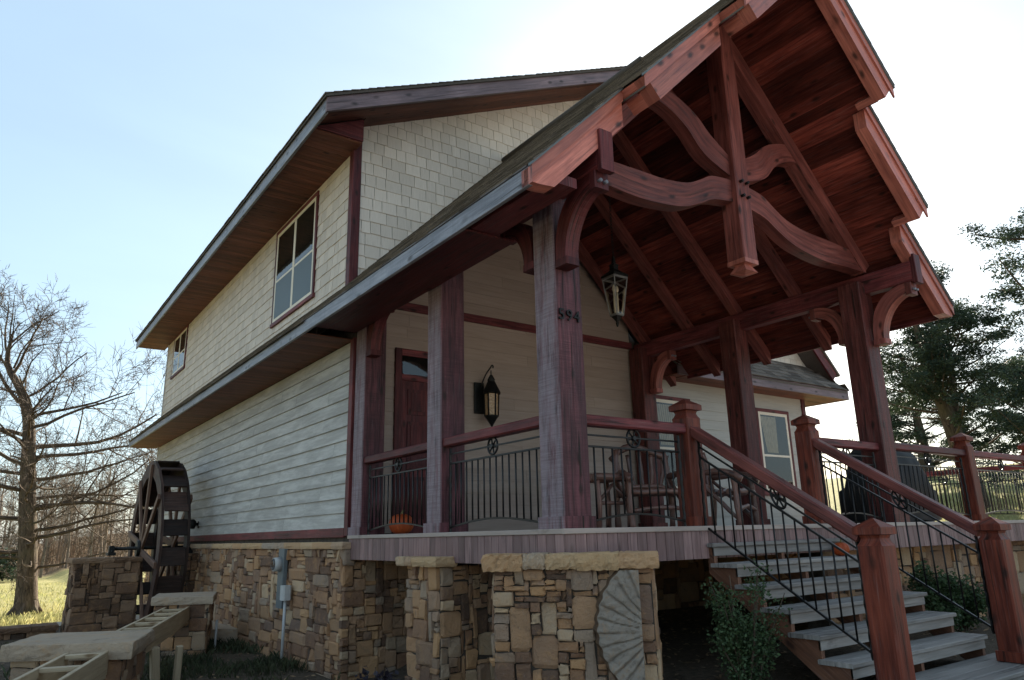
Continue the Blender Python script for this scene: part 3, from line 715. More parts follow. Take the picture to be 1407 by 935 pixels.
m = MB(90); m.box(C - .12, C + .12, -.12, .12, 2.87, 5.98, 2, .012, .4); kp = Q('king_post', m, 'timber_bright')
m = MB(91); m.lathe((C, 0, 2.70), [(.17, .17), (.17, .12), (.10, .115), (.10, .10), (.155, .03), (.04, .0)][::-1], 4, .5, 0, True); Q('pendant_drop', m, 'rake', kp)
m = MB(92)
for zz in (3.62, 3.80):
    for xx in (-.05, .05): m.tube([(C + xx, -.12, zz), (C + xx, -.165, zz)], .02, 4)
Q('peg', m, 'iron_dark', kp)
m = MB(93); m.box(C - .08, C + .08, .12, YW - .05, 5.80, 6.02, 1, .01); Q('ridge_beam', m, 'timber')
# ceiling planks on both slopes (run front to back), stepped with the overhang
SECT = [(-.70, -.65), (.32, -.97), (1.42, -1.30)]
def front(xp):
    y = SECT[0][1]
    for a, b in SECT:
        if xp >= a: y = b
    return y
for sg in (1, -1):
    f = (lambda x: x) if sg == 1 else mx_
    m = MB(100 + sg); x = -.66
    while x < C - .02:
        x2 = min(x + .098, C); y0 = front(x + .05) + .142
        m.prism([(f(x + .001), y0, x + RCZ), (f(x2 - .001), y0, x2 + RCZ), (f(x2 - .001), y0, x2 + RCZ + .02), (f(x + .001), y0, x + RCZ + .02)], (0, YW - .02 - y0, 0), None, (0, 1, 0)); x += .1
    Q('ceiling', m, 'ceil')
    # roof deck + shingles
    m = MB(104 + sg)
    for k, (xa, yf) in enumerate(SECT):
        xb = SECT[k + 1][0] if k < 2 else C; a = xa; a2 = xa + (.06 if k == 0 else .03)
        m.prism([(f(a2), yf + .054, a2 + RCZ + .025), (f(xb), yf + .054, xb + RCZ + .025), (f(xb), yf + .054, xb + RT - .02), (f(a2), yf + .054, a2 + RT - .02)], (0, YW - yf, 0), None, (0, 1, 0))
        # lip of each longer course
        dvs = Vector((sg, 0, 1)).normalized(); nns = Vector((-sg, 0, 1)).normalized()
        if sg == 1: m.shingles((f(a - .03), YW + .2, a - .03 + RT - .02), -YV, dvs, nns, YW + .2 - yf + .045, (xb - a + .03) * 1.4142 + .03, .14, (.2, .38), .014, None, .006, 0., 1.5)
        else: m.shingles((f(a - .03), yf - .045, a - .03 + RT - .02), YV, dvs, nns, YW + .2 - yf + .045, (xb - a + .03) * 1.4142 + .03, .14, (.2, .38), .014, None, .006, 0., 1.5)
    Q('roof', m, 'asphalt')
    for k, (xa, yf) in enumerate(SECT):
        xb = SECT[k + 1][0] if k < 2 else C
        hi, lo = RT - .05, RT - .40
        m = MB(110 + sg * 3 + k)
        if k == 0: pr = [(xa - .02, hi + xa - .02), (xb, xb + hi), (xb, xb + lo), (xa + .20, xa + .20 + lo), (xa + .06, xa + lo + .185), (xa - .02, xa + lo + .185)]
        else: pr = [(xa - .02, hi + xa - .02), (xb, xb + hi), (xb, xb + lo), (xa + .15, xa + .15 + lo)]
        m.prism([(f(x), yf, z) for x, z in pr], (0, .14, 0), None, (sg, 0, 1))
        rb = Q('rake_board', m, 'rake')
        m = MB(120 + k); m.prism([(f(xa - .035), yf - .022, xa - .035 + hi - .11), (f(xb), yf - .022, xb + hi - .11), (f(xb), yf - .022, xb + hi + .008), (f(xa - .035), yf - .022, xa - .035 + hi + .008)], (0, .021, 0), None, (sg, 0, 1)); Q('trim_board', m, 'rake', rb)
        m = MB(124 + k); m.prism([(f(xa - .04), yf - .040, xa - .04 + hi + .01), (f(xb), yf - .040, xb + hi + .01), (f(xb), yf - .040, xb + hi + .034), (f(xa - .04), yf - .040, xa - .04 + hi + .034)], (0, .06, 0), None, (sg, 0, 1)); Q('drip_edge', m, 'grey_paint', rb)
        if k:     # return board closing the longer overhang
            yp = SECT[k - 1][1]; m = MB(130 + k)
            m.prism([(f(xa - .02), yf + .142, xa - .02 + hi), (f(xa + .02), yf + .142, xa + .02 + hi), (f(xa + .21), yf + .142, xa + .21 + lo), (f(xa + .15), yf + .142, xa + .15 + lo)], (0, yp - yf - .144, 0), None, (0, 1, 0)); Q('return_board', m, 'rake', rb)
m = MB(140); m.tube([(C, 1.25, C + RT + .0), (C, YW + .3, C + RT + .0)], .06, 6, .1); Q('ridge_cap', m, 'asphalt')
# eave of the porch: sub fascia and overhang soffit on the left, fascia on the right
m = MB(141); m.box(-.52, -.22, -.60, .55, 2.70, 2.79, 1); m.box(EX + .05, -.02, .56, 4.3, 2.68, 2.70, 1); Q('overhang_soffit', m, 'timber')
m = MB(142); m.box(mx_(EX) - .04, mx_(EX), -.6, YW - .5, 2.60, 2.77, 1); Q('fascia', m, 'timber')

# ------------------------------------------------------------------ railings
def medallion(mb, cen, du, r=.082):
    cen = Vector(cen); du = Vector(du)
    ring = [cen + du * (math.cos(a) * r) + ZV * (math.sin(a) * r) for a in [k * math.pi / 10 for k in range(21)]]
    mb.tube(ring, .011, 6, .5, False)
    for k in range(6):
        a = k * math.pi / 3 + .26; mb.tube([cen + du * math.cos(a) * .015 + ZV * math.sin(a) * .015, cen + du * math.cos(a) * r + ZV * math.sin(a) * r], .009, 5, .5)
    nn = du.cross(ZV).normalized(); mb.tube([cen - nn * .02, cen + nn * .02], .022, 8, .5)
def railing(p0, p1, label, top0=.975, top1=.975, slope=False, posts=True, group='porch and stair railings', med=.5, wt=.13, rail=True, z0=None):
    p0, p1 = Vector(p0), Vector(p1); d = p1 - p0; L = d.length; h = Vector((d.x, d.y, 0)); Lh = h.length; h.normalize(); mid = (p0 + p1) / 2
    rt = thing('iron_railing', (mid.x, mid.y, mid.z), label, 'railing', group)
    def at(u, z): q = p0 + d * (u / Lh); return Vector((q.x, q.y, q.z + z))
    if rail:
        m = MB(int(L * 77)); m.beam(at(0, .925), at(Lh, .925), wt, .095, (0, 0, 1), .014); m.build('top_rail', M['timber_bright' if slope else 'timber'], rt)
    e = .05
    m = MB(5); m.beam(at(e, .80), at(Lh - e, .80), .016, .016, (0, 0, 1), .002); m.beam(at(e, .70), at(Lh - e, .70), .022, .018, (0, 0, 1), .002); m.build('upper_bar', M['iron'], rt)
    arch = 0 if slope else .07; n = 12; lo = .05
    def zb(u): return lo + arch * math.sin(math.pi * max(0, min(1, (u - e) / (Lh - 2 * e))))
    m = MB(6)
    for k in range(n):
        a, b = e + (Lh - 2 * e) * k / n, e + (Lh - 2 * e) * (k + 1) / n; m.beam(at(a, zb(a)), at(b, zb(b)), .022, .018, (0, 0, 1), .002)
    if slope: m.beam(at(e, lo), at(e - .12, lo + .0), .02, .02)
    m.build('bottom_bar', M['iron'], rt)
    for u in (e, Lh - e):
        m = MB(7); tw = []
        for k in range(25): 
            z = .0 + (.86) * k / 24; q = at(u, z); w = .012
            tw.append(q + Vector((math.cos(k * 1.9) * .003, math.sin(k * 1.9) * .003, 0)))
        m.tube(tw, .0145, 6, .5, True, False); m.build('end_bar', M['iron'], rt)
    k = max(3, round(Lh / .115)); 
    for i in range(1, k):
        u = e + (Lh - 2 * e) * i / k
        m = MB(8); m.tube([at(u, zb(u)), at(u, .70)], .0085, 6, .5); m.build('baluster', M['iron'], rt)
    m = MB(9); medallion(m, at(Lh * med, .80), h if not slope else d.normalized())
    m.tube([at(Lh * med, .70), at(Lh * med, .72)], .009, 6); m.tube([at(Lh * med, .875), at(Lh * med, .89)], .009, 6); m.build('wheel_medallion', M['iron'], rt)
    return rt
xl = .09
railing((xl, S + s, 0), (xl, 2 * S - .01, 0), 'black iron railing section in front of the entry door, left end of the porch')
railing((xl, s, 0), (xl, S, 0), 'black iron railing section below the wall lantern, between the middle and corner posts')
railing((s, .12, 0), (1.62, .12, 0), 'black iron railing section between the numbered corner post and the stair newel')
railing((3.87, .12, 0), (Wd, .12, 0), 'short black iron railing section between right stair newel and right front post')
railing((Wd + s, .12, .03), (7.56, .12, .03), 'black iron railing section in front of the covered grill')
railing((7.77, .12, .03), (9.9, .12, .03), 'black iron railing section at the far right edge of the photo, lawn behind')
railing((11.6, 4.2, .03), (11.6, .25, .03), 'dark railing closing the far right end of the deck')
railing((1.72, .05, -.02), (1.72, -1.52, -1.035), 'left sloping stair railing with red handrail and wheel medallion', slope=True, med=.55)
railing((3.77, .05, -.02), (3.77, -1.52, -1.035), 'right sloping stair railing with red handrail and wheel medallion', slope=True, med=.55)

# ------------------------------------------------------------------ STAIRS
stairs = thing('staircase', (C, -.9, -1.3), 'open riser porch steps with grey treads climbing between four red newel posts', 'stairs')
for i in range(7):
    z = -.155 - .1775 * i; yn = -.10 - .245 * i
    x0, x1 = (1.68, 3.98) if i < 6 else (1.5, 5.0)
    m = MB(150 + i); dp = .30 if 0 < i < 6 else (.078 if i == 0 else .55); yn2 = yn if i < 6 else yn - .26
    w = dp / 2 - .002
    for q in range((2 if i else 1) if i < 6 else 4):
        ww = dp / ((2 if i else 1) if i < 6 else 4); m.box(x0, x1, yn2 + q * ww, yn2 + (q + 1) * ww - .004, z - .036, z, 0, .006)
    tr = m.build('tread', M['tread'], stairs)
    m = MB(160 + i); m.box(x0 + .03, x1 - .03, yn2 + .022, yn2 + .045, z - .115, z - .037, 0, .003); m.build('riser_board', M['tread'], stairs)
for x in (1.71, 2.745, 3.9):
    m = MB(170); pr = [(x, .0, -.06), (x, .0, -.42), (x, -1.42, -1.50), (x, -1.85, -1.5), (x, -1.72, -1.27)]
    for i in range(5, -1, -1):
        z = -.155 - .1775 * i - .038; yn = -.07 - .245 * i; pr += [(x, yn - .0, z - .14), (x, yn, z)]
    pr += [(x, -.02, -.2)]
    m.prism(pr, (.045, 0, 0), None, (0, 1, .73)); m.build('stringer', M['stringer'], stairs)
def newel(x, y, z0, z1, parent, w=.2):
    m = MB(int(x * 91 + y * 13) + 2); m.box(x, x + w, y, y + w, z0, z1, 2, .012); nb = m.build('newel_post', M['newel'], parent)
    cx, cy = x + w / 2, y + w / 2; k = .7071 * 2 / 2 * 1.4142 / 1.0
    h = w / 2 * 1.4142
    m = MB(int(x * 17) + 4)
    m.lathe((cx, cy, z1), [(h * .98, .0), (h * .80, .03), (h * .72, .055), (h * .80, .078), (h * 1.14, .084), (h * 1.14, .135), (h * 1.02, .145), (.01, .205)], 4, .5, 0, True); m.build('newel_cap', M['newel'], nb)
    m = MB(9); m.box(x - .02, x + w + .02, y - .02, y + w + .02, z0 + .004, z0 + .09, 2, .01); m.build('newel_base', M['newel'], nb)
newel(1.62, .03, .0, 1.03, stairs); newel(3.67, .03, .0, 1.03, stairs)
newel(1.62, -1.72, -1.45, -.18, stairs); newel(3.67, -1.72, -1.217, -.18, stairs)
sd = thing('side_deck', (8.5, .2, 0), 'pair of red newel posts carrying the side deck railing right of the porch', 'posts')
newel(7.56, .02, .0, 1.05, sd); newel(9.92, .02, .0, 1.05, sd)

# ------------------------------------------------------------------ STONE PIERS
pr2 = thing('stone_pier', (-.1, -.1, -1.7), 'wide stone corner pier under the porch with a millstone set in its face', 'stone pier')
du = Vector((1, -1, 0)).normalized(); dn = Vector((-1, -1, 0)).normalized()
fc = Vector((0, 0, 0)) + dn * .16
W2 = 1.22
o = fc - du * .56; o.z = -1.9
m = MB(181); m.stonewall(o, du, ZV, dn, W2, 1.60, -.06, .03, .04, .22, 8, 8)
m.stonewall(o - dn * .9, dn, ZV, -du, .9, 1.60, -.06, .02, .06, .5, 6, 5); m.stonewall(o + du * W2, -dn, ZV, du, .9, 1.6, -.06, .02, .06, .5, 6, 5)
b2 = m.build('masonry', M['stone'], pr2)
m = MB(182); 
q = [o, o + du * W2, o + du * W2 - dn * .9, o - dn * .9]; m.prism([p + Vector((0, 0, 0)) for p in q], (0, 0, 1.6), .5); m.build('mortar_core', M['mortar'], pr2)
m = MB(183); x = -.08; cuts = [-.08, .24, .42, .66, .98, W2 + .06]
for a, b in zip(cuts, cuts[1:]):
    A, B = o + du * (a + .001) + dn * .09, o + du * (b - .001) + dn * .09
    rough_slab(m, [(A.x, A.y), (B.x, B.y), ((B - dn * .4).x, (B - dn * .4).y), ((A - dn * .4).x, (A - dn * .4).y)], -.302 + m.r.uniform(-.01, .01), -.185, None, 12, 3, .018)
m.build('capstone', M['cap'], pr2)
# millstone: a broken quarter of a dressed wheel set flat in the pier face, with radial furrows
m = MB(184); cu, cz, RR, UC = 1.345, -.72, .545, 1.125
def mp(u, z, d): q = o + du * u + dn * d; return Vector((q.x, q.y, z))
def groove(u, z):
    px, pz = u - 1.235, z - cz + .03; an = math.atan2(pz, px) % (2 * math.pi)
    f = abs(((an + .05 * noise.noise((u * 7, z * 7, 5))) / .235) % 1 - .5) * 2
    return .020 * max(0, 1 - f * 3.) * min(1, (px * px + pz * pz) ** .5 * 5)
NR, NU = 90, 40; rows = []
for i in range(NR + 1):
    z = cz - .49 + .90 * i / NR - .0; hu = math.sqrt(max(0, RR * RR - (z - cz) ** 2)); ul = cu - hu * (1 + .012 * math.sin(i * .7)); ul = min(ul, UC - .004)
    zz = min(z, -.312); rows.append([(ul + (UC - ul) * j / NU, zz) for j in range(NU + 1)])
def md_(u, z, j): return .12 - groove(u, z) + noise.noise((u * 26, z * 26, 3)) * .009 + noise.noise((u * 9, z * 9, 8)) * .012 - (.012 if j == 0 else 0)
for i in range(NR):
    for j in range(NU):
        q = [rows[i][j], rows[i][j + 1], rows[i + 1][j + 1], rows[i + 1][j]]; jj = (j, j + 1, j + 1, j)
        m.face([mp(u, z, md_(u, z, k)) for (u, z), k in zip(q, jj)], None, .75)
    a0, a1 = rows[i][0], rows[i + 1][0]; m.face([mp(*a0, md_(*a0, 0)), mp(*a1, md_(*a1, 0)), mp(a1[0] - .055 - .02 * noise.noise((0, a1[1] * 9, 1)), a1[1], -.05), mp(a0[0] - .055 - .02 * noise.noise((0, a0[1] * 9, 1)), a0[1], -.05)], None, .05)
    a0, a1 = rows[i][-1], rows[i + 1][-1]; m.face([mp(*a0, md_(*a0, 1)), mp(*a0, -.05), mp(*a1, -.05), mp(*a1, md_(*a1, 1))], None, .6)
M['mill'] = stone_mat('grey_millstone', [(0., (.17, .10, .058)), (.4, (.25, .19, .15)), (.5, (.40, .335, .28)), (1., (.43, .365, .31))], 2.6)
m.build('millstone', M['mill'], pr2)

pr1 = thing('stone_pier', (.3, 2.1, -1.8), 'square stone pier under the left side of the porch, behind the dark purple plant', 'stone pier')
m = MB(186); xa, ya, yb, xb = -.12, 1.80, 2.46, .62
m.stonewall((xa, yb, -2.0), -YV, ZV, -XV, yb - ya, 1.68, -.05, .02, .047, .38, 7, 6); m.stonewall((xa, ya, -2.0), XV, ZV, -YV, xb - xa, 1.68, -.05, .02, .047, .38, 7, 6)
m.build('masonry', M['stone'], pr1)
m = MB(187); m.box(xa, xb, ya, yb, -2.0, -.32, 2, 0); m.build('mortar_core', M['mortar'], pr1)
m = MB(188); yy = 1.70
for y2 in (1.96, 2.2, 2.36, 2.56): rough_slab(m, [(-.225, yy + .004), (.02, yy + .004), (.02, y2 - .004), (-.225, y2 - .004)], -.325, -.232, None, 6, 3, .012); yy = y2
m.build('capstone', M['cap'], pr1)
# retaining wall at the far right under the side deck
rw = thing('retaining_wall', (7.5, .2, -1.2), 'low rubble stone wall below the side deck at right edge', 'stone wall')
m = MB(190); m.stonewall((4.05, .32, -1.4), XV, ZV, -YV, 7.85, 1.1, -.05, .02, .08, .5, 6, 4); m.build('masonry', M['stone'], rw)
m = MB(191); m.box(4.05, 11.9, .33, .6, -1.4, -.3, 0, 0); m.build('mortar_core', M['mortar'], rw)

# ------------------------------------------------------------------ WATER WHEEL, FLUME
YC, ZC, RW = 12.5, -.13, 1.78; X0w, X1w = -1.05, -.52
wh = thing('water_wheel', (-.8, YC, ZC), 'tall dark wooden water wheel turning beside the stone house base', 'water wheel')
NS = 24
for x in (X0w, X1w - .05):
    m = MB(200 + int(x * 10)); T, B = [], []
    for k in range(NS + 1):
        a = 2 * math.pi * k / NS; T.append((x, YC + math.cos(a) * RW, ZC + math.sin(a) * RW)); B.append((x, YC + math.cos(a) * (RW - .30), ZC + math.sin(a) * (RW - .30)))
    m.strip(T, B, (.05, 0, 0)); m.build('rim', M['wheel'], wh)
nb = 20
for k in range(nb):
    a = 2 * math.pi * (k + .3) / nb; up = math.sin(a) > .45
    e = Vector((0, math.cos(a), math.sin(a))); tt = Vector((0, -math.sin(a), math.cos(a)))
    cen = Vector(((X0w + X1w) / 2, YC, ZC)) + e * (RW - .06)
    m = MB(210 + k); wd = .53 if up else .34
    m.beam(cen - XV * ((X1w - X0w) / 2 - .05), cen + XV * ((X1w - X0w) / 2 - .05), .03, wd, tt + e * .25, .004); m.build('bucket_board', M['wheel'], wh)
for x in (X0w - .06, X1w + .0):
    for k in range(8):
        a = 2 * math.pi * (k + .22) / 8; e = Vector((0, math.cos(a), math.sin(a))); tt = Vector((0, -math.sin(a), math.cos(a)))
        cen = Vector((x + .03, YC, ZC))
        m = MB(250 + k); m.beam(cen + e * .05 + tt * .05, cen + e * (RW - .06) + tt * .02, .05, .12, tt, .006); m.build('spoke', M['wheel_spoke'], wh)
m = MB(270); m.tube([(-1.62, YC, ZC), (-.02, YC, ZC)], .035, 10); m.build('axle', M['iron_dark'], wh)
for x in (X0w - .12, X1w + .02):
    m = MB(271); m.tube([(x, YC, ZC), (x + .1, YC, ZC)], .16, 12); m.build('hub', M['iron_dark'], wh)
m = MB(272)
for x in (-1.62, -.16):
    m.box(x - .07, x + .07, YC - .16, YC + .16, ZC - .13, ZC - .07, 1); m.box(x - .05, x + .05, YC - .08, YC + .08, ZC - .08, ZC + .06, 1, .02)
    for q in (-.13, .13): m.tube([(x, YC + q, ZC - .08), (x, YC + q, ZC - .02)], .02, 6)
m.build('bearing', M['iron_dark'], wh)
wp = thing('stone_pier', (-1.7, 12.4, -1.7), 'dark stone pier beyond the flume carrying the left end of the wheel axle', 'stone pier')
m = MB(280); m.stonewall((-2.25, 12.0, -2.1), XV, ZV, -YV, 1.1, 1.72, -.05, .03, .055, .5, 11, 4); m.stonewall((-2.25, 13.0, -2.1), -YV, ZV, -XV, 1.0, 1.72, -.05, .03, .07, .6, 7, 4); m.stonewall((-1.15, 12.0, -2.1), YV, ZV, XV, 1.0, 1.72, -.05, .03, .07, .6, 7, 4); m.build('masonry', M['stone_dark'], wp)
m = MB(281); m.box(-2.24, -1.16, 12.01, 12.99, -2.1, -.38, 0, 0); m.build('mortar_core', M['mortar'], wp)
m = MB(282); rough_slab(m, [(-2.33, 11.94), (-1.62, 11.94), (-1.62, 13.05), (-2.33, 13.05)], -.385, -.29); rough_slab(m, [(-1.61, 11.94), (-1.12, 11.94), (-1.12, 13.05), (-1.61, 13.05)], -.385, -.295); m.build('capstone', M['stone_dark'], wp)
# stub of stone against the house at the right end of the axle
ws = thing('stone_pier', (-.25, 12.5, -1.7), 'narrow dark stone buttress against the house behind the wheel', 'stone pier')
m = MB(283); m.stonewall((-.40, 11.9, -2.0), XV, ZV, -YV, .32, 1.75, -.04, .02, .07, .6, 5, 4); m.stonewall((-.40, 13.0, -2.0), -YV, ZV, -XV, 1.1, 1.75, -.04, .02, .07, .6, 6, 4); m.build('masonry', M['stone_dark'], ws)
m = MB(284); m.box(-.39, -.1, 11.91, 12.99, -2., -.26, 1, 0); m.build('mortar_core', M['mortar'], ws)
# flume
def quadstone(th, quad, zb, zt, seed, mat):
    m = MB(seed); q = [Vector((*p, 0)) for p in quad]
    for k in range(4):
        a, b = q[k], q[(k + 1) % 4]; d = (b - a); L = d.length; d.normalize(); n = d.cross(ZV)
        m.stonewall((a.x, a.y, zb), d, ZV, n, L, zt - zb, -.05, .015, .065, .55, 6, 4)
    m.build('masonry', M[mat], th)
    m = MB(seed + 1); m.prism([(p.x, p.y, zb) for p in q], (0, 0, zt - zb)); m.build('mortar_core', M['mortar'], th)
def inset(q, f):
    c = sum((Vector((*p, 0)) for p in q), Vector()) / 4; return [tuple((c + (Vector((*p, 0)) - c) * f).xy) for p in q]
A4 = [(-3.53, 4.27), (-2.51, 3.51), (-2.135, 4.57), (-3.17, 5.10)]
B4 = [(-1.545, 8.25), (-.75, 7.74), (-.425, 8.79), (-1.265, 9.22)]
fa = thing('flume_pier', (-2.85, 4.4, -1.9), 'near flume support with a thick grey stone slab on short masonry', 'stone pier')
quadstone(fa, inset(A4, .84), -2.2, -1.10, 300, 'stone'); m = MB(305); rough_slab(m, A4, -1.10, -.95, .5, 14, 4, .01); m.build('slab_top', M['slabstone'], fa)
fb = thing('flume_pier', (-1., 8.5, -1.8), 'farther flume support with a stone slab, in front of the water wheel', 'stone pier')
quadstone(fb, inset(B4, .86), -2.1, -.97, 310, 'stone'); m = MB(315); rough_slab(m, B4, -.97, -.85, .8, 12, 4, .01); m.build('slab_top', M['slabstone'], fb)
def trough(p0, p1, label, w=.34):
    p0, p1 = Vector(p0), Vector(p1); d = (p1 - p0); L = d.length; d.normalize(); sdv = d.cross(ZV).normalized()
    t_ = thing('flume_trough', tuple((p0 + p1) / 2 - Vector((0, 0, .2))), label, 'trough', 'open wooden flume troughs')
    for sg in (-1, 1):
        m = MB(320 + sg); m.beam(p0 + sdv * sg * w / 2 - ZV * .11, p1 + sdv * sg * w / 2 - ZV * .11, .04, .22, (0, 0, 1), .004); m.build('side_plank', M['flume'], t_)
    m = MB(324); m.beam(p0 - ZV * .235, p1 - ZV * .235, w + .03, .03, (0, 0, 1), .003); m.build('floor_plank', M['flume'], t_)
    k = int(L / .62)
    for i in range(k + 1):
        q = p0 + d * (.12 + i * (L - .24) / max(1, k)); m = MB(330 + i); m.beam(q - sdv * (w / 2 - .022) - ZV * .022, q + sdv * (w / 2 - .022) - ZV * .022, .09, .035, (0, 0, 1), .003); m.build('cross_tie', M['flume'], t_)
trough((-2.42, 4.72, -1.0), (-1.06, 8.45, -1.0), 'pale timber flume trough running between the two stone slabs towards the wheel')
trough((-3.42, 2.1, -1.02), (-2.86, 3.75, -1.02), 'pale timber flume trough coming out of the bottom left corner under the near slab')
fp = MB(340); fp.beam((-1.98, 5.3, -1.23), (-1.9, 5.35, -1.95), .09, .14, (0, 1, 0)); fp.beam((-1.72, 5.22, -1.23), (-1.72, 5.25, -1.95), .07, .1, (0, 1, 0)); tag(fp.build('flume_prop', M['flume'], None, (-1.85, 5.3, -1.9)), 'short pale timber prop standing under the flume trough', 'timber prop')
# low stone kerb wall on the left
lw = thing('low_wall', (-8, 12.6, -1.7), 'low dark stone wall running left from the wheel pier', 'stone wall')
m = MB(350); m.stonewall((-14, 12.5, -2.2), XV, ZV, -YV, 11.6, .62, -.05, .02, .12, .7, 7, 2); m.build('masonry', M['stone_dark'], lw)
m = MB(351); m.box(-14, -2.4, 12.52, 12.9, -2.2, -1.6, 0, 0); m.build('mortar_core', M['mortar'], lw)
m = MB(352); x = -14
while x < -2.4: x2 = min(-2.36, x + m.r.uniform(.6, 1.3)); rough_slab(m, [(x, 12.42), (x2 - .01, 12.42), (x2 - .01, 13.0), (x, 13.0)], -1.6, -1.5); x = x2
m.build('capstone', M['stone_dark'], lw)
# step slab at the foot of the foundation
m = MB(355); rough_slab(m, [(-.75, 8.9), (-.1, 8.6), (-.1, 11.0), (-.7, 11.2)], -1.68, -1.45); tag(m.build('stone_ledge', M['slabstone'], None, (-.4, 10, -1.6)), 'flat grey stone ledge on the soil along the foundation', 'stone')

# ------------------------------------------------------------------ FIXTURES
em = thing('electric_meter', (-.12, 6.4, -1.0), 'grey electric meter with round glass dial on the stone base', 'meter')
m = MB(360); m.box(-.17, -.1, 6.28, 6.52, -.99, -.16, 2, .01); m.build('panel', M['grey_paint'], em)
m = MB(361); m.tube([(-.17, 6.42, -.38), (-.27, 6.42, -.38)], [.105, .095], 18); m.build('dial', M['grey_plastic'], em)
m = MB(362); m.tube([(-.272, 6.42, -.38), (-.29, 6.42, -.38)], [.088, .07], 18); m.build('glass_face', M['glass'], em)
jb = thing('junction_box', (-.15, 6.05, -.8), 'small grey junction box on a pale conduit beside the meter', 'utility box')
m = MB(363); m.box(-.25, -.13, 5.97, 6.13, -.86, -.66, 2, .02); m.build('box', M['grey_plastic'], jb)
m = MB(364); m.tube([(-.19, 6.05, -.86), (-.19, 6.07, -1.75)], .022, 8); m.build('conduit', M['grey_plastic'], jb)
m = MB(365); m.tube([(-.55, 8.2, -1.9), (-.55, 8.2, -1.25)], .02, 8); tag(m.build('pipe_stub', M['grey_plastic'], None, (-.55, 8.2, -1.8)), 'thin grey pipe standing upright in the grass by the foundation', 'pipe')
fl = thing('flood_light', (-.05, 12.4, .3), 'small black flood light on the grey siding right of the wheel', 'lamp')
m = MB(366); m.lathe((-.15, 12.35, .24), [(.05, 0), (.09, .1), (.075, .16), (.03, .2)], 12); m.build('lamp_head', M['iron_dark'], fl)
m = MB(367); m.tube([(-.0, 12.4, .33), (-.12, 12.37, .34)], .03, 8); m.tube([(-.005, 12.4, .33), (-.03, 12.4, .33)], .07, 12); m.build('mount', M['iron_dark'], fl)
# wall lantern
wl = thing('wall_lantern', (2.0, YW, 1.9), 'black iron wall lantern with amber seeded glass beside the door', 'lantern')
lx, ly = 2.10, YW - .21
m = MB(370); m.box(lx - .19, lx - .02, YW - .05, YW - .012, 1.72, 2.19, 2, .01); m.build('back_plate', M['iron_dark'], wl)
m = MB(371); m.tube(sm([(lx - .08, YW - .04, 2.12), (lx - .04, YW - .12, 2.30), (lx, ly + .02, 2.40), (lx + .02, ly, 2.44), (lx + .04, ly, 2.43), (lx + .035, ly, 2.40)]), .011, 6); m.tube([(lx, ly, 2.36), (lx, ly, 2.26)], .008, 6); m.build('scroll_arm', M['iron_dark'], wl)
m = MB(372); m.lathe((lx, ly, 2.0), [(.155, 0), (.15, .015), (.07, .17), (.055, .2), (.065, .21), (.02, .29)], 6); m.build('roof_cap', M['iron_dark'], wl)
m = MB(373); m.lathe((lx, ly, 1.665), [(.093, 0), (.105, .33)], 6, .5, 0, True); m.build('glass_body', M['amber'], wl)
m = MB(374)
for k in range(6):
    a = 2 * math.pi * (k + .5) / 6; m.tube([(lx + math.cos(a) * .098, ly + math.sin(a) * .098, 1.66), (lx + math.cos(a) * .11, ly + math.sin(a) * .11, 2.0)], .012, 5)
m.lathe((lx, ly, 1.51), [(.012, 0), (.03, .03), (.09, .12), (.115, .145), (.115, .165)], 6); m.build('cage', M['iron_dark'], wl)
# hanging lantern
hl = thing('hanging_lantern', (C, 2.05, 3.0), 'black tapered carriage lantern hanging from the porch ceiling', 'lantern')
hx, hy = C, 2.05; h0, h1, w0, w1 = 2.78, 3.30, .062, .118
m = MB(380)
for sx_ in (-1, 1):
    for sy_ in (-1, 1): m.beam((hx + sx_ * w0, hy + sy_ * w0, h0), (hx + sx_ * w1, hy + sy_ * w1, h1), .016, .016)
for w, z in ((w0, h0), (w1, h1)):
    for q in (-1, 1): m.beam((hx - w, hy + q * w, z), (hx + w, hy + q * w, z), .022, .03); m.beam((hx + q * w, hy - w, z), (hx + q * w, hy + w, z), .022, .03)
m.build('cage', M['iron_light'], hl)
m = MB(381); m.lathe((hx, hy, h1 + .015), [(.185, 0), (.185, .03), (.06, .11), (.06, .17), (.075, .18), (.03, .21), (.02, .31)], 4, .5, 0, True); m.build('roof_cap', M['iron_dark'], hl)
m = MB(382)
for k in range(4):
    a = math.pi / 4 + k * math.pi / 2; b = a + math.pi / 2; r2 = 1.38
    m.face([(hx + math.cos(a) * w0 * r2, hy + math.sin(a) * w0 * r2, h0), (hx + math.cos(b) * w0 * r2, hy + math.sin(b) * w0 * r2, h0), (hx + math.cos(b) * w1 * r2, hy + math.sin(b) * w1 * r2, h1), (hx + math.cos(a) * w1 * r2, hy + math.sin(a) * w1 * r2, h1)])
m.build('pane', M['glass'], hl)
m = MB(383); m.lathe((hx, hy, h0 - .16), [(.01, 0), (.022, .05), (.016, .07), (.08, .15)], 4, .5, 0, True); m.build('finial', M['iron_dark'], hl)
m = MB(384)
for q in (-.03, .03): m.tube([(hx + q, hy, h0 + .02), (hx + q, hy, h0 + .33)], .013, 8); m.lathe((hx + q, hy, h0 + .33), [(.012, 0), (.024, .03), (.016, .07), (.003, .1)], 8)
m.build('candle', M['brass'], hl)
m = MB(385); z = h1 + .33; k = 0
while z < 5.86:
    ax_ = XV if k % 2 else YV; m.tube([Vector((hx, hy, z + .03)) + ax_ * (.014 * math.cos(a)) + ZV * (.032 * math.sin(a)) for a in [q * math.pi / 4 for q in range(9)]], .005, 4, .5, False); z += .052; k += 1
m.build('chain', M['iron_dark'], hl)
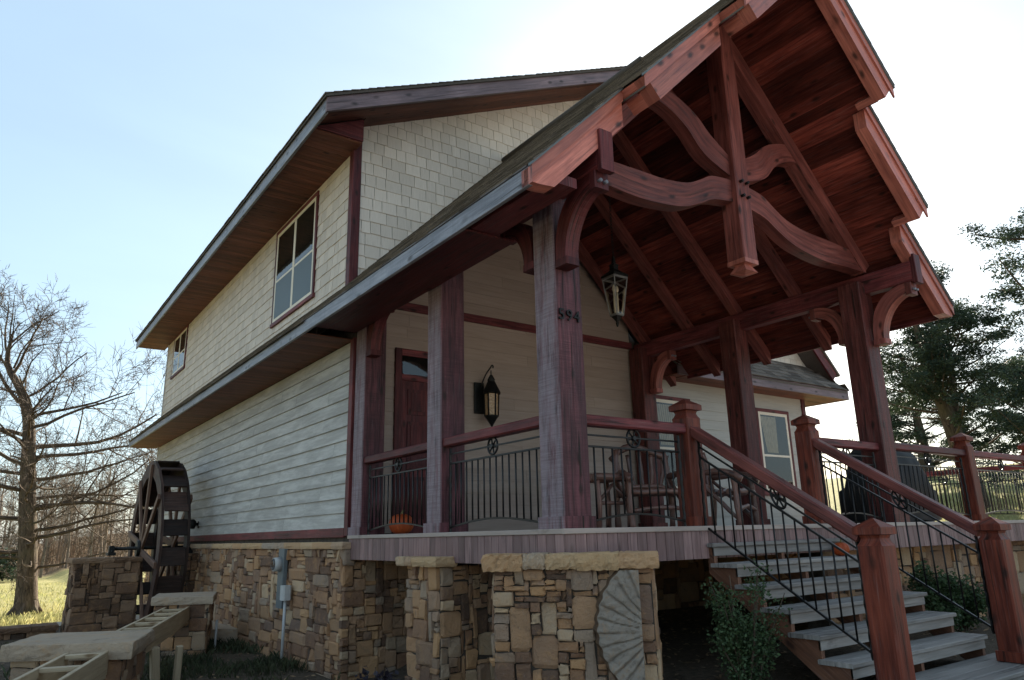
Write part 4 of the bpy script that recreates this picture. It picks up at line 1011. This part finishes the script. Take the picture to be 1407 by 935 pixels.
# house number on the corner post
hn = thing('house_number', (.15, -.01, 1.83), 'dark metal numerals 594 on the porch corner post', 'number')
cu_ = bpy.data.curves.new('txt', 'FONT'); 
for ch, x in (('5', .015), ('9', .103), ('4', .19)):
    cv = bpy.data.curves.new('num', 'FONT'); cv.body = ch; cv.size = .145; cv.extrude = .008; cv.offset = .0005; cv.align_x = 'LEFT'
    ob = bpy.data.objects.new('numtmp', cv); col.objects.link(ob); bpy.context.view_layer.update()
    me = bpy.data.meshes.new_from_object(ob.evaluated_get(bpy.context.evaluated_depsgraph_get())); bpy.data.objects.remove(ob)
    me.transform(Matrix.Translation((x - .15, -.002, -.055)) @ Matrix.Rotation(R(90), 4, 'X')); me.materials.clear(); me.materials.append(M['iron_dark'])
    nn_ = bpy.data.objects.new('digit', me); col.objects.link(nn_); nn_.parent = hn
# pumpkins
def pumpkin(x, y, z, r, label):
    p_ = thing('pumpkin', (x, y, z), label, 'pumpkin')
    m = MB(390); n = 14; pf = [(max(.01, r * math.sin(math.pi * k / n) ** .75), r * .82 * (1 - math.cos(math.pi * k / n))) for k in range(n + 1)]; m.lathe((x, y, z), pf, 54, .5, .10); m.build('body', M['pumpkin'], p_)
    m = MB(391); m.tube([(x, y, z + r * 1.5), (x + .01, y, z + r * 1.75), (x + .04, y + .01, z + r * 1.95)], [r * .14, r * .1, r * .12], 7); m.build('stalk', M['stem'], p_)
pumpkin(.42, 3.7, 0, .15, 'orange pumpkin on the deck behind the left railing by the door')
pumpkin(3.62, -.19, -.333, .085, 'small orange pumpkin sitting on an upper stair tread')
# twig furniture
def twig_chair(cx, cy, rot, label, w=.68, name='twig_chair', cat='chair'):
    c_ = thing(name, (cx, cy, 0), label, cat); Rm = Matrix.Rotation(rot, 3, 'Z')
    def T(p): return Vector((cx, cy, 0)) + Rm @ Vector(p)
    def tb(name_, pts, r, seed):
        m = MB(seed); q = [T(p) + Vector((rnd.uniform(-.008, .008),) * 3) for p in sm(pts, 4)]; m.tube(q, [r * (1 + .15 * math.sin(i * 1.7 + seed)) for i in range(len(q))], 8); m.build(name_, M['logwood'], c_)
    hw = w / 2
    for sx_ in (-1, 1):
        tb('leg', [(sx_ * hw, -.28, 0), (sx_ * (hw + .02), -.27, .3), (sx_ * hw, -.25, .62)], .036, 3 + sx_)
        tb('leg', [(sx_ * hw, .28, 0), (sx_ * hw, .26, .45), (sx_ * (hw - .04), .34, .98)], .038, 8 + sx_)
        tb('arm', [(sx_ * (hw + .02), -.36, .56), (sx_ * (hw + .05), -.15, .66), (sx_ * hw, .27, .64)], .04, 13 + sx_)
        tb('side_brace', [(sx_ * hw, -.27, .08), (sx_ * hw, 0, .36), (sx_ * hw, .27, .62)], .025, 17 + sx_)
    tb('back_rail', [(-hw - .02, .34, .86), (-.1, .37, 1.04), (hw + .02, .34, .88)], .042, 21)
    tb('back_rail', [(-hw, .28, .50), (0, .28, .52), (hw, .28, .50)], .035, 24)
    for k in range(5):
        x = -hw + w * (k + .5) / 5; tb('back_splat', [(x * .8, .28, .5), (x, .31, .7), (x * 1.1, .35, .95 - abs(x) * .2)], .026, 30 + k)
    for k in range(6): tb('seat_slat', [(-hw, -.28 + k * .105, .42), (0, -.28 + k * .105, .43), (hw, -.28 + k * .105, .42)], .036, 40 + k)
    tb('stretcher', [(-hw, -.28, .2), (0, -.29, .24), (hw, -.28, .2)], .028, 50)
twig_chair(2.85, 1.75, R(-25), 'rustic bent twig armchair on the porch behind the front railing', .72)
twig_chair(3.85, 1.45, R(20), 'rustic bent twig armchair on the porch seen through the stair railing', .66)
tb_ = thing('twig_table', (2.25, 2.0, 0), 'small rustic twig table beside the armchair behind the corner post', 'table')
m = MB(400); 
for k in range(5): m.tube([(1.95, 1.78 + k * .1, .60), (2.55, 1.78 + k * .1, .61)], .045, 8)
m.build('table_top', M['logwood'], tb_)
for x, y in ((2.0, 1.8), (2.5, 1.8), (2.0, 2.18), (2.5, 2.18)):
    m = MB(int(x * 10)); m.tube([(x, y, 0), (x + .02, y, .3), (x, y, .58)], .035, 8); m.build('leg', M['logwood'], tb_)
m = MB(404); m.tube([(2.0, 1.8, .3), (2.25, 1.8, .52)], .02, 6); m.tube([(2.5, 1.8, .3), (2.25, 1.8, .52)], .02, 6); m.tube([(2.0, 1.8, .3), (2.5, 1.8, .3)], .025, 6); m.build('brace', M['logwood'], tb_)
# covered grill
gr = thing('covered_grill', (7.7, 1.35, 0), 'barbecue grill under a black cover on the deck behind the railing', 'grill')
m = MB(410); vs = []; fs = []; prof = [(-.42, .03), (-.40, .5), (-.38, .78), (-.31, 1.02), (-.16, 1.19), (.05, 1.24), (.22, 1.2), (.33, 1.08), (.38, .85), (.41, .5), (.43, .03)]
NX = 15
for i in range(NX):
    t = i / (NX - 1); x = -.68 + 1.46 * t; k = 1 - .55 * max(0, abs(t - .5) * 2 - .62) / .38
    for y, z in prof:
        zz = z * (k if z > .6 else 1) + .012 * math.sin(x * 9 + z * 6); vs.append(Vector((7.7 + x, 1.35 + y * (.97 + .03 * math.sin(x * 14)), zz)))
n_ = len(prof)
for i in range(NX - 1):
    for j in range(n_ - 1): fs.append([i * n_ + j, (i + 1) * n_ + j, (i + 1) * n_ + j + 1, i * n_ + j + 1])
fs.append(list(range(n_))); fs.append(list(range((NX - 1) * n_, NX * n_))[::-1]); m.idx(vs, fs); m.build('cover', M['cover'], gr)
m = MB(411)
for x in (7.0, 8.4): m.tube([(x, 1.35 - .3, .0), (x, 1.35 + .3, .0 + .0)], .04, 8)
m.build('wheel', M['iron_dark'], gr)

# ------------------------------------------------------------------ VEGETATION
def branchy(mb, tw, p, d, L, r, depth, rr, bend=.25, up=.12, kids=(3, 5), minr=.004, nseg=5):
    pts = [p]; rad = [r]; q = p.copy(); dd = d.copy()
    for k in range(nseg):
        dd = (dd + Vector((rr.uniform(-1, 1), rr.uniform(-1, 1), rr.uniform(-.6, .8))) * bend + ZV * up * .3).normalized()
        q = q + dd * (L / nseg); pts.append(q.copy()); rad.append(r * (1 - .65 * (k + 1) / nseg))
    (mb if r > .02 else tw).tube(pts, rad, 8 if r > .1 else (5 if r > .03 else 3), None, False)
    if depth <= 0: return
    for i in range(rr.randint(*kids)):
        t = rr.uniform(.3, 1); k = min(nseg - 1, int(t * nseg)); b = pts[k] + (pts[k + 1] - pts[k]) * (t * nseg - k)
        ax = (pts[k + 1] - pts[k]).normalized(); pv = ax.orthogonal().normalized(); pv.rotate(Matrix.Rotation(rr.uniform(0, 6.283), 3, ax))
        nd = (ax * rr.uniform(.45, .9) + pv * rr.uniform(.6, 1) + ZV * up).normalized()
        branchy(mb, tw, b, nd, L * rr.uniform(.42, .68), max(minr, rad[k] * rr.uniform(.42, .62)), depth - 1, rr, bend, up, kids, minr, max(3, nseg - 1))
tx, ty = -2.42, 22.5; tz = gz(tx, ty)
bt_ = thing('bare_tree', (tx, ty, tz), 'large leafless tree with a thick ivied trunk on the sunny field', 'tree')
rr = random.Random(21); tk = MB(500); tw = MB(501)
tp_ = [(0, 0, -.1), (.0, 0, .2), (-.08, 0, 1.3), (-.22, 0, 2.8), (-.38, 0, 4.2), (-.50, 0, 5.6), (-.64, 0, 6.9), (-.95, 0, 8.0), (-1.42, .1, 9.0), (-1.4, .1, 10.2)]
tr_ = [.42, .33, .27, .25, .23, .20, .165, .125, .085, .03]
KZ = .84; tp_ = [Vector((tx + x * 1.0, ty + y, tz + z * KZ)) for x, y, z in tp_]; tk.tube(sm(tp_, 3), [tr_[min(9, i // 3)] + (tr_[min(9, i // 3 + 1)] - tr_[min(9, i // 3)]) * (i % 3) / 3 for i in range(28)], 14, None, False)
for k in range(7):
    a = k * .9; tk.tube([Vector((tx + math.cos(a) * .5, ty + math.sin(a) * .5, tz - .05)), Vector((tx + math.cos(a) * .27, ty + math.sin(a) * .27, tz + .2)), Vector((tx + math.cos(a) * .14, ty + math.sin(a) * .14, tz + .7))], [.07, .1, .08], 6, None, False)
trunk = tk.build('trunk', M['bark'], bt_)
lb = MB(502)
limbs = [(3.6, 1, .25, 4.2, .1), (1.6, 1, -.05, 2.6, .08), (1.9, -1, .1, 3.0, .09), (2.9, 1, .0, 3.6, .1), (4.0, 1, .1, 3.8, .1), (4.9, -1, .2, 3.8, .1), (5.5, 1, .3, 4.2, .12), (6.6, 1, .5, 3.6, .1), (6.0, -1, .4, 3.6, .1), (7.7, 1, .7, 2.6, .08), (2.2, -1, .0, 3.6, .12), (2.6, 1, .05, 3.6, .11), (3.3, -1, .3, 3.8, .13), (3.7, 1, .15, 4.2, .13), (4.3, -1, .2, 4.0, .12), (4.7, 1, .25, 4.0, .12), (5.2, -1, .35, 3.6, .11), (5.9, 1, .32, 4.7, .14), (6.3, -1, .5, 3.8, .12), (7.0, 1, .75, 3.2, .10), (7.4, -1, .9, 3.2, .11), (8.0, -.6, 1.1, 2.6, .09), (8.6, .4, 1.3, 2.6, .09), (9.3, -.5, 1.2, 2.2, .07), (9.8, .5, 1.6, 2.0, .06), (10.2, 0, 1.6, 1.8, .05)]
for z, sg, u, L, r in limbs:
    z *= KZ; L *= .9; u *= .75
    # trunk position at this height
    for a_, b_ in zip(tp_, tp_[1:]):
        if a_.z - tz <= z <= b_.z - tz: p = a_ + (b_ - a_) * ((z - (a_.z - tz)) / (b_.z - a_.z)); break
    branchy(lb, tw, p, Vector((sg, rr.uniform(-.6, .6), u)).normalized(), L * .98, r * .58, 4, rr, .24, .05, (3, 5) if z < 6.2 else (3, 4), .0075, 6)
    branchy(lb, tw, p + Vector((0, 0, .2)), Vector((rr.uniform(-.5, .5), rr.choice((-1, 1)), u)).normalized(), L * .6, r * .4, 3, rr, .3, .06, (4, 6), .0075, 5)
lb.build('limb', M['bark'], bt_); tw.build('twigs', M['twig'], bt_)
# distant leafless wood
protos = []
for k in range(5):
    rr = random.Random(60 + k); a = MB(510 + k); H = 9 + rr.uniform(-1, 2)
    p = [Vector((0, 0, -.2))]
    for q in range(6): p.append(p[-1] + Vector((rr.uniform(-.16, .16), rr.uniform(-.16, .16), H / 6)))
    a.tube(p, [.15, .13, .115, .095, .07, .05, .02], 5, .5, False)
    for q in range(20):
        z = rr.uniform(.22, 1); b = p[min(5, int(z * 6))] + (p[min(5, int(z * 6)) + 1] - p[min(5, int(z * 6))]) * (z * 6 % 1 if z < 1 else 0)
        an = rr.uniform(0, 6.28); branchy(a, a, b, Vector((math.cos(an), math.sin(an), rr.uniform(.3, 1.1))).normalized(), rr.uniform(1.3, 2.7) * (1.2 - z * .5), .035, 2, rr, .25, .15, (3, 5), .011, 3)
    protos.append(a)
pm = []
for k, a in enumerate(protos):
    o_ = a.build('bare_tree', M['wood_far'], None, (0, 0, 0)); pm.append(o_)
rr = random.Random(5); first = [True] * 5
for i in range(110):
    k = i % 5; y = rr.uniform(56, 84); ang = rr.uniform(R(-12), R(8)) if i < 100 else rr.uniform(R(8), R(16))
    x = -3.85 + math.tan(ang) * (y + 4.7)
    o_ = pm[k] if first[k] else pm[k].copy()
    if not first[k]: col.objects.link(o_)
    first[k] = False
    o_.location = (x, y, gz(x, y)); o_.rotation_euler = (0, 0, rr.uniform(0, 6.28)); q = rr.uniform(.5, .9); o_.scale = (q, q, q)
    tag(o_, 'slender leafless tree in the distant wood behind the sunny field', 'tree', 'bare trees of the far wood')
m = MB(520); rr = random.Random(8)
for i in range(5200):
    y = rr.uniform(60, 92); ang = rr.uniform(R(-16), R(20)); x = -3.85 + math.tan(ang) * (y + 4.7); h = rr.uniform(.6, 3.2) * (1.6 if rr.random() < .2 else 1); w = rr.uniform(.01, .035); lean = rr.uniform(-.4, .4); z = gz(x, y)
    a = rr.uniform(0, 3.14); dx, dy = math.cos(a) * w, math.sin(a) * w; c = rr.random()
    m.face([(x - dx, y - dy, z), (x + dx, y + dy, z), (x + lean * h, y, z + h)], None, c)
    for q in range(3):
        t_ = rr.uniform(.3, .9); b = Vector((x + lean * h * t_, y, z + h * t_)); e = Vector((rr.uniform(-1, 1), rr.uniform(-1, 1), rr.uniform(.2, 1))) * h * .35
        m.face([b, b + Vector((w * .8, 0, w)), b + e], None, c)
stuff(m.build('undergrowth', M['brush']))['label'] = 'dry tan undergrowth along the edge of the far wood'
def leafcloud(mb, cen, rad, n, rr, size, flat=1., stretch=2.2, inward=.35):
    cen = Vector(cen)
    for i in range(n):
        d = Vector((rr.gauss(0, 1), rr.gauss(0, 1), rr.gauss(0, 1))).normalized(); q = rr.random() ** inward
        p = cen + Vector((d.x * rad[0], d.y * rad[1], d.z * rad[2])) * q
        a = Vector((rr.uniform(-1, 1), rr.uniform(-1, 1), rr.uniform(-.7, .7))).normalized(); b = a.orthogonal().normalized(); b.rotate(Matrix.Rotation(rr.uniform(0, 6.28), 3, a)); sz = size * rr.uniform(.6, 1.4)
        e = a * sz * stretch; w = b * sz * .5
        mb.face([p - e * .5, p + w, p + e * .5, p - w], None, rr.random())
# dark evergreen bush at the wood's edge
x, y = -3.2, 52; m = MB(530); rr = random.Random(2); z = gz(x, y)
eb = thing('evergreen_bush', (x, y, z), 'dark green evergreen bush at the far edge of the field', 'bush')
for k in range(26): leafcloud(m, (x + rr.uniform(-1.6, 1.6), y + rr.uniform(-1, 1), z + rr.uniform(.4, 2.3)), (.6, .6, .45), 110, rr, .12)
m.build('foliage', M['needles'], eb); m = MB(531); m.tube([(x, y, z - .1), (x, y, z + 1.5)], .1, 6); m.build('stem', M['bark'], eb)
# big cedars on the right
def cedar(x, y, H, lean, seed, label, spread=3.4, fork=True, lo=.22):
    rr = random.Random(seed); z0 = gz(x, y); th = thing('cedar_tree', (x, y, z0), label, 'tree')
    tk = MB(seed); fo = MB(seed + 1); axes = []
    A = [Vector((x + lean[0] * t * H * (1 if t > .15 else .4) + .1 * math.sin(t * 7), y + lean[1] * t * H, z0 - .2 + t * H)) for t in [i / 8 for i in range(9)]]
    tk.tube(A, [.40, .34, .30, .26, .22, .18, .13, .08, .03], 9, None, False); axes.append((A, 1.))
    if fork:
        B = [A[2]] + [A[2] + Vector((-lean[0] * q * 3.0 + .3 * q, lean[1], q * H * .62)) for q in (.2, .4, .6, .8, 1.)]
        tk.tube(B, [.2, .17, .14, .1, .06, .02], 8, None, False); axes.append((B, .8))
    for A_, f in axes:
        for k in range(int(44 * f)):
            t = rr.uniform(lo, 1); i = min(len(A_) - 2, int(t * (len(A_) - 1))); p = A_[i] + (A_[i + 1] - A_[i]) * (t * (len(A_) - 1) - i)
            an = rr.uniform(0, 6.28); L = spread * (1.15 - .75 * t) * rr.uniform(.55, 1.15); d = Vector((math.cos(an), math.sin(an), rr.uniform(-.05, .45)))
            pts = [p + d * (L * q) + Vector((0, 0, .22 * L * q * q)) for q in (0, .3, .6, .85, 1)]; tk.tube(pts, [.05, .04, .03, .02, .008], 5, None, False)
            for q in range(9):
                u = rr.uniform(.48, 1.08); c_ = p + d * (L * u) + Vector((rr.uniform(-.45, .45), rr.uniform(-.45, .45), .22 * L * u * u + rr.uniform(-.22, .3)))
                leafcloud(fo, c_, (rr.uniform(.25, .5), rr.uniform(.25, .5), rr.uniform(.12, .24)), 100, rr, .040, 1, 2.6, .5)
    tk.build('trunk', M['bark'], th); fo.build('crown', M['needles'], th)
cedar(24.3, 6.9, 8.3, (-.22, .05), 71, 'tall dark cedar with leaning forked trunk beyond the right deck', 3.0)
cedar(21.6, 3.1, 9.0, (.03, 0), 73, 'dark cedar cut off by the right edge of the photo', 3.3, False, .1)
cedar(33, 12.5, 5.0, (.02, 0), 75, 'shorter cedar standing behind the leaning forked cedar', 3.0, False, .06)
cedar(36, 8.0, 5.0, (.02, 0), 77, 'shorter cedar low behind the right hand railing', 3.2, False, .05)
# shrubs by the stairs
def shrub(x, y, H, rad, seed, label, mat='shrub', n=60, leaf=.026, name='shrub', per=46):
    rr = random.Random(seed); z0 = gz(x, y); th = thing(name, (x, y, z0), label, 'shrub'); st = MB(seed); fo = MB(seed + 1)
    for k in range(14):
        an = rr.uniform(0, 6.28); e = Vector((math.cos(an) * rad * rr.uniform(.2, 1), math.sin(an) * rad * rr.uniform(.2, 1), H * rr.uniform(.55, 1)))
        pts = [Vector((x, y, z0 - .05)) + Vector((e.x * q ** 1.3, e.y * q ** 1.3, e.z * q)) + Vector((rr.uniform(-.02, .02), rr.uniform(-.02, .02), 0)) for q in (0, .25, .5, .75, 1)]; st.tube(pts, [.014, .012, .009, .006, .003], 5, None, False)
        for q in range(n // 14 + 1):
            u = rr.uniform(.25, 1.0); c_ = pts[min(3, int(u * 4))] + (pts[min(3, int(u * 4)) + 1] - pts[min(3, int(u * 4))]) * (u * 4 % 1)
            leafcloud(fo, c_, (.11, .11, .10), per, rr, leaf, 1, 1.6, .45)
    st.build('stem', M['twig'], th); fo.build('foliage', M[mat], th)
shrub(1.2, -.72, 1.15, .40, 81, 'upright green shrub growing in front of the left stair stringer', n=150, leaf=.017, per=44)
shrub(5.0, -.45, .95, .35, 83, 'green shrub behind the right stair railing', n=120)
shrub(6.0, -.2, .7, .4, 87, 'sunlit yellow green bush low behind the right stair railing', n=90)
shrub(-.75, 1.9, .62, .3, 85, 'dark purple leaved plant in front of the square stone pier', 'purple', 60, .04, 'purple_plant', 20)
# grass and weeds by the foundation, sunlit grass further out
def blades(name, mat, n, reg, h, label, seed, w=.006):
    rr = random.Random(seed); m = MB(seed)
    for i in range(n):
        x, y = reg(rr); z = gz(x, y); a = rr.uniform(0, 6.28); hh = h * rr.uniform(.4, 1.3); dx, dy = math.cos(a) * w, math.sin(a) * w; l = rr.uniform(-.6, .6) * hh; l2 = rr.uniform(-.6, .6) * hh
        m.face([(x - dx, y - dy, z - .01), (x + dx, y + dy, z - .01), (x + l * .4 + dx * .6, y + l2 * .4, z + hh * .65), (x + l, y + l2, z + hh)], None, rr.random())
    o_ = stuff(m.build(name, M[mat])); o_['label'] = label
def rg(r_):
    while 1:
        x, y = -r_.random() ** 1.2 * 3.2 - .12, r_.uniform(1., 11)
        if noise.noise((x * 1.1, y * 1.1, 4)) > -.12: return x, y
blades('weeds', 'weed', 9000, rg, .12, 'dark green weeds and short grass along the foundation', 91, .006)
def rg2(r_): y = 16.5 + 30 * r_.random() ** 1.6; return -3.85 + math.tan(r_.uniform(R(-5), R(9))) * (y + 4.7), y
blades('field_grass', 'grass', 9000, rg2, .13, 'short sunny grass on the field around the bare tree', 93, .012)
def rg3(r_): x = r_.uniform(12, 30); return x, r_.uniform(-1, 9) + (x - 12) * .2
blades('lawn_grass', 'grass', 9000, rg3, .12, 'bright lawn beyond the right hand deck', 95, .012)
m = MB(540); rr = random.Random(3)
for i in range(4500):
    x, y = (rr.uniform(-4, 7), rr.uniform(-3.2, 4)) if i < 3600 else (rr.uniform(-3.5, -.1), rr.uniform(4, 11)); z = gz(x, y) + .012; a = rr.uniform(0, 6.28); l = rr.uniform(.02, .05); b = rr.uniform(.008, .02); d = Vector((math.cos(a), math.sin(a), rr.uniform(-.3, .3))); e = Vector((-math.sin(a), math.cos(a), rr.uniform(-.4, .4)))
    p = Vector((x, y, z)); m.face([p - d * l, p - e * b, p + d * l, p + e * b], None, rr.random())
stuff(m.build('leaf_litter', M['straw']))['label'] = 'bark mulch and fallen leaves scattered over the soil'

# ------------------------------------------------------------------ CAMERA, LIGHT
cam = bpy.data.cameras.new('camera'); co = bpy.data.objects.new('camera', cam); col.objects.link(co); sc.camera = co
yaw, pit, rol = .6248, .2629, -.0236
F = Vector((math.sin(yaw) * math.cos(pit), math.cos(yaw) * math.cos(pit), math.sin(pit))); r0 = Vector((math.cos(yaw), -math.sin(yaw), 0)); u0 = r0.cross(F)
r2 = r0 * math.cos(rol) + u0 * math.sin(rol); u2 = -r0 * math.sin(rol) + u0 * math.cos(rol)
co.matrix_world = Matrix(((r2.x, u2.x, -F.x, -3.8518), (r2.y, u2.y, -F.y, -4.6725), (r2.z, u2.z, -F.z, -.0349), (0, 0, 0, 1)))
cam.sensor_width = 36; cam.lens = 993.29 * 36 / 1407; cam.clip_end = 1500; cam.clip_start = .05
SAZ, SEL = R(52), R(25)
sd_ = Vector((math.sin(SAZ) * math.cos(SEL), math.cos(SAZ) * math.cos(SEL), math.sin(SEL)))
ld = bpy.data.lights.new('sun', 'SUN'); ld.energy = 4.6; ld.angle = R(.5); ld.color = (1, .90, .74); lo_ = bpy.data.objects.new('sun', ld); col.objects.link(lo_); lo_.rotation_euler = sd_.to_track_quat('Z', 'Y').to_euler()
w = bpy.data.worlds.new('World'); sc.world = w; w.use_nodes = True; nt = w.node_tree
bg = nt.nodes['Background']; sky = nt.nodes.new('ShaderNodeTexSky'); sky.sky_type = 'NISHITA'; sky.sun_disc = False; sky.sun_elevation = SEL; sky.sun_rotation = SAZ
sky.air_density = 1.0; sky.dust_density = 1.0; sky.ozone_density = 1.0
tn = nt.nodes.new('ShaderNodeMixRGB'); tn.blend_type = 'MULTIPLY'; tn.inputs[0].default_value = 1; tn.inputs[2].default_value = (1.0, 1.0, .97, 1); nt.links.new(sky.outputs[0], tn.inputs[1]); vl = nt.nodes.new('ShaderNodeMixRGB'); vl.inputs[0].default_value = .3; vl.inputs[2].default_value = (.92, 1.25, 1.49, 1)
tc = nt.nodes.new('ShaderNodeTexCoord'); mpg = nt.nodes.new('ShaderNodeMapping'); mpg.inputs['Scale'].default_value = (1.2, 1.2, 4.0); nt.links.new(tc.outputs['Generated'], mpg.inputs[0])
cn = nt.nodes.new('ShaderNodeTexNoise'); cn.inputs['Scale'].default_value = 1.6; cn.inputs['Detail'].default_value = 6; cn.inputs['Distortion'].default_value = .5; nt.links.new(mpg.outputs[0], cn.inputs['Vector'])
cr_ = nt.nodes.new('ShaderNodeMapRange'); cr_.inputs[1].default_value = .3; cr_.inputs[2].default_value = .7; cr_.inputs[3].default_value = .77; cr_.inputs[4].default_value = .84; nt.links.new(cn.outputs[0], cr_.inputs[0]); nt.links.new(cr_.outputs[0], vl.inputs[0]); nt.links.new(tn.outputs[0], vl.inputs[1]); nt.links.new(vl.outputs[0], bg.inputs[0]); bg.inputs[1].default_value = .15
vs_ = sc.view_settings; vs_.view_transform = 'Standard'; vs_.look = 'None'; vs_.gamma = 1; vs_.use_curve_mapping = False; vs_.exposure = 1.8
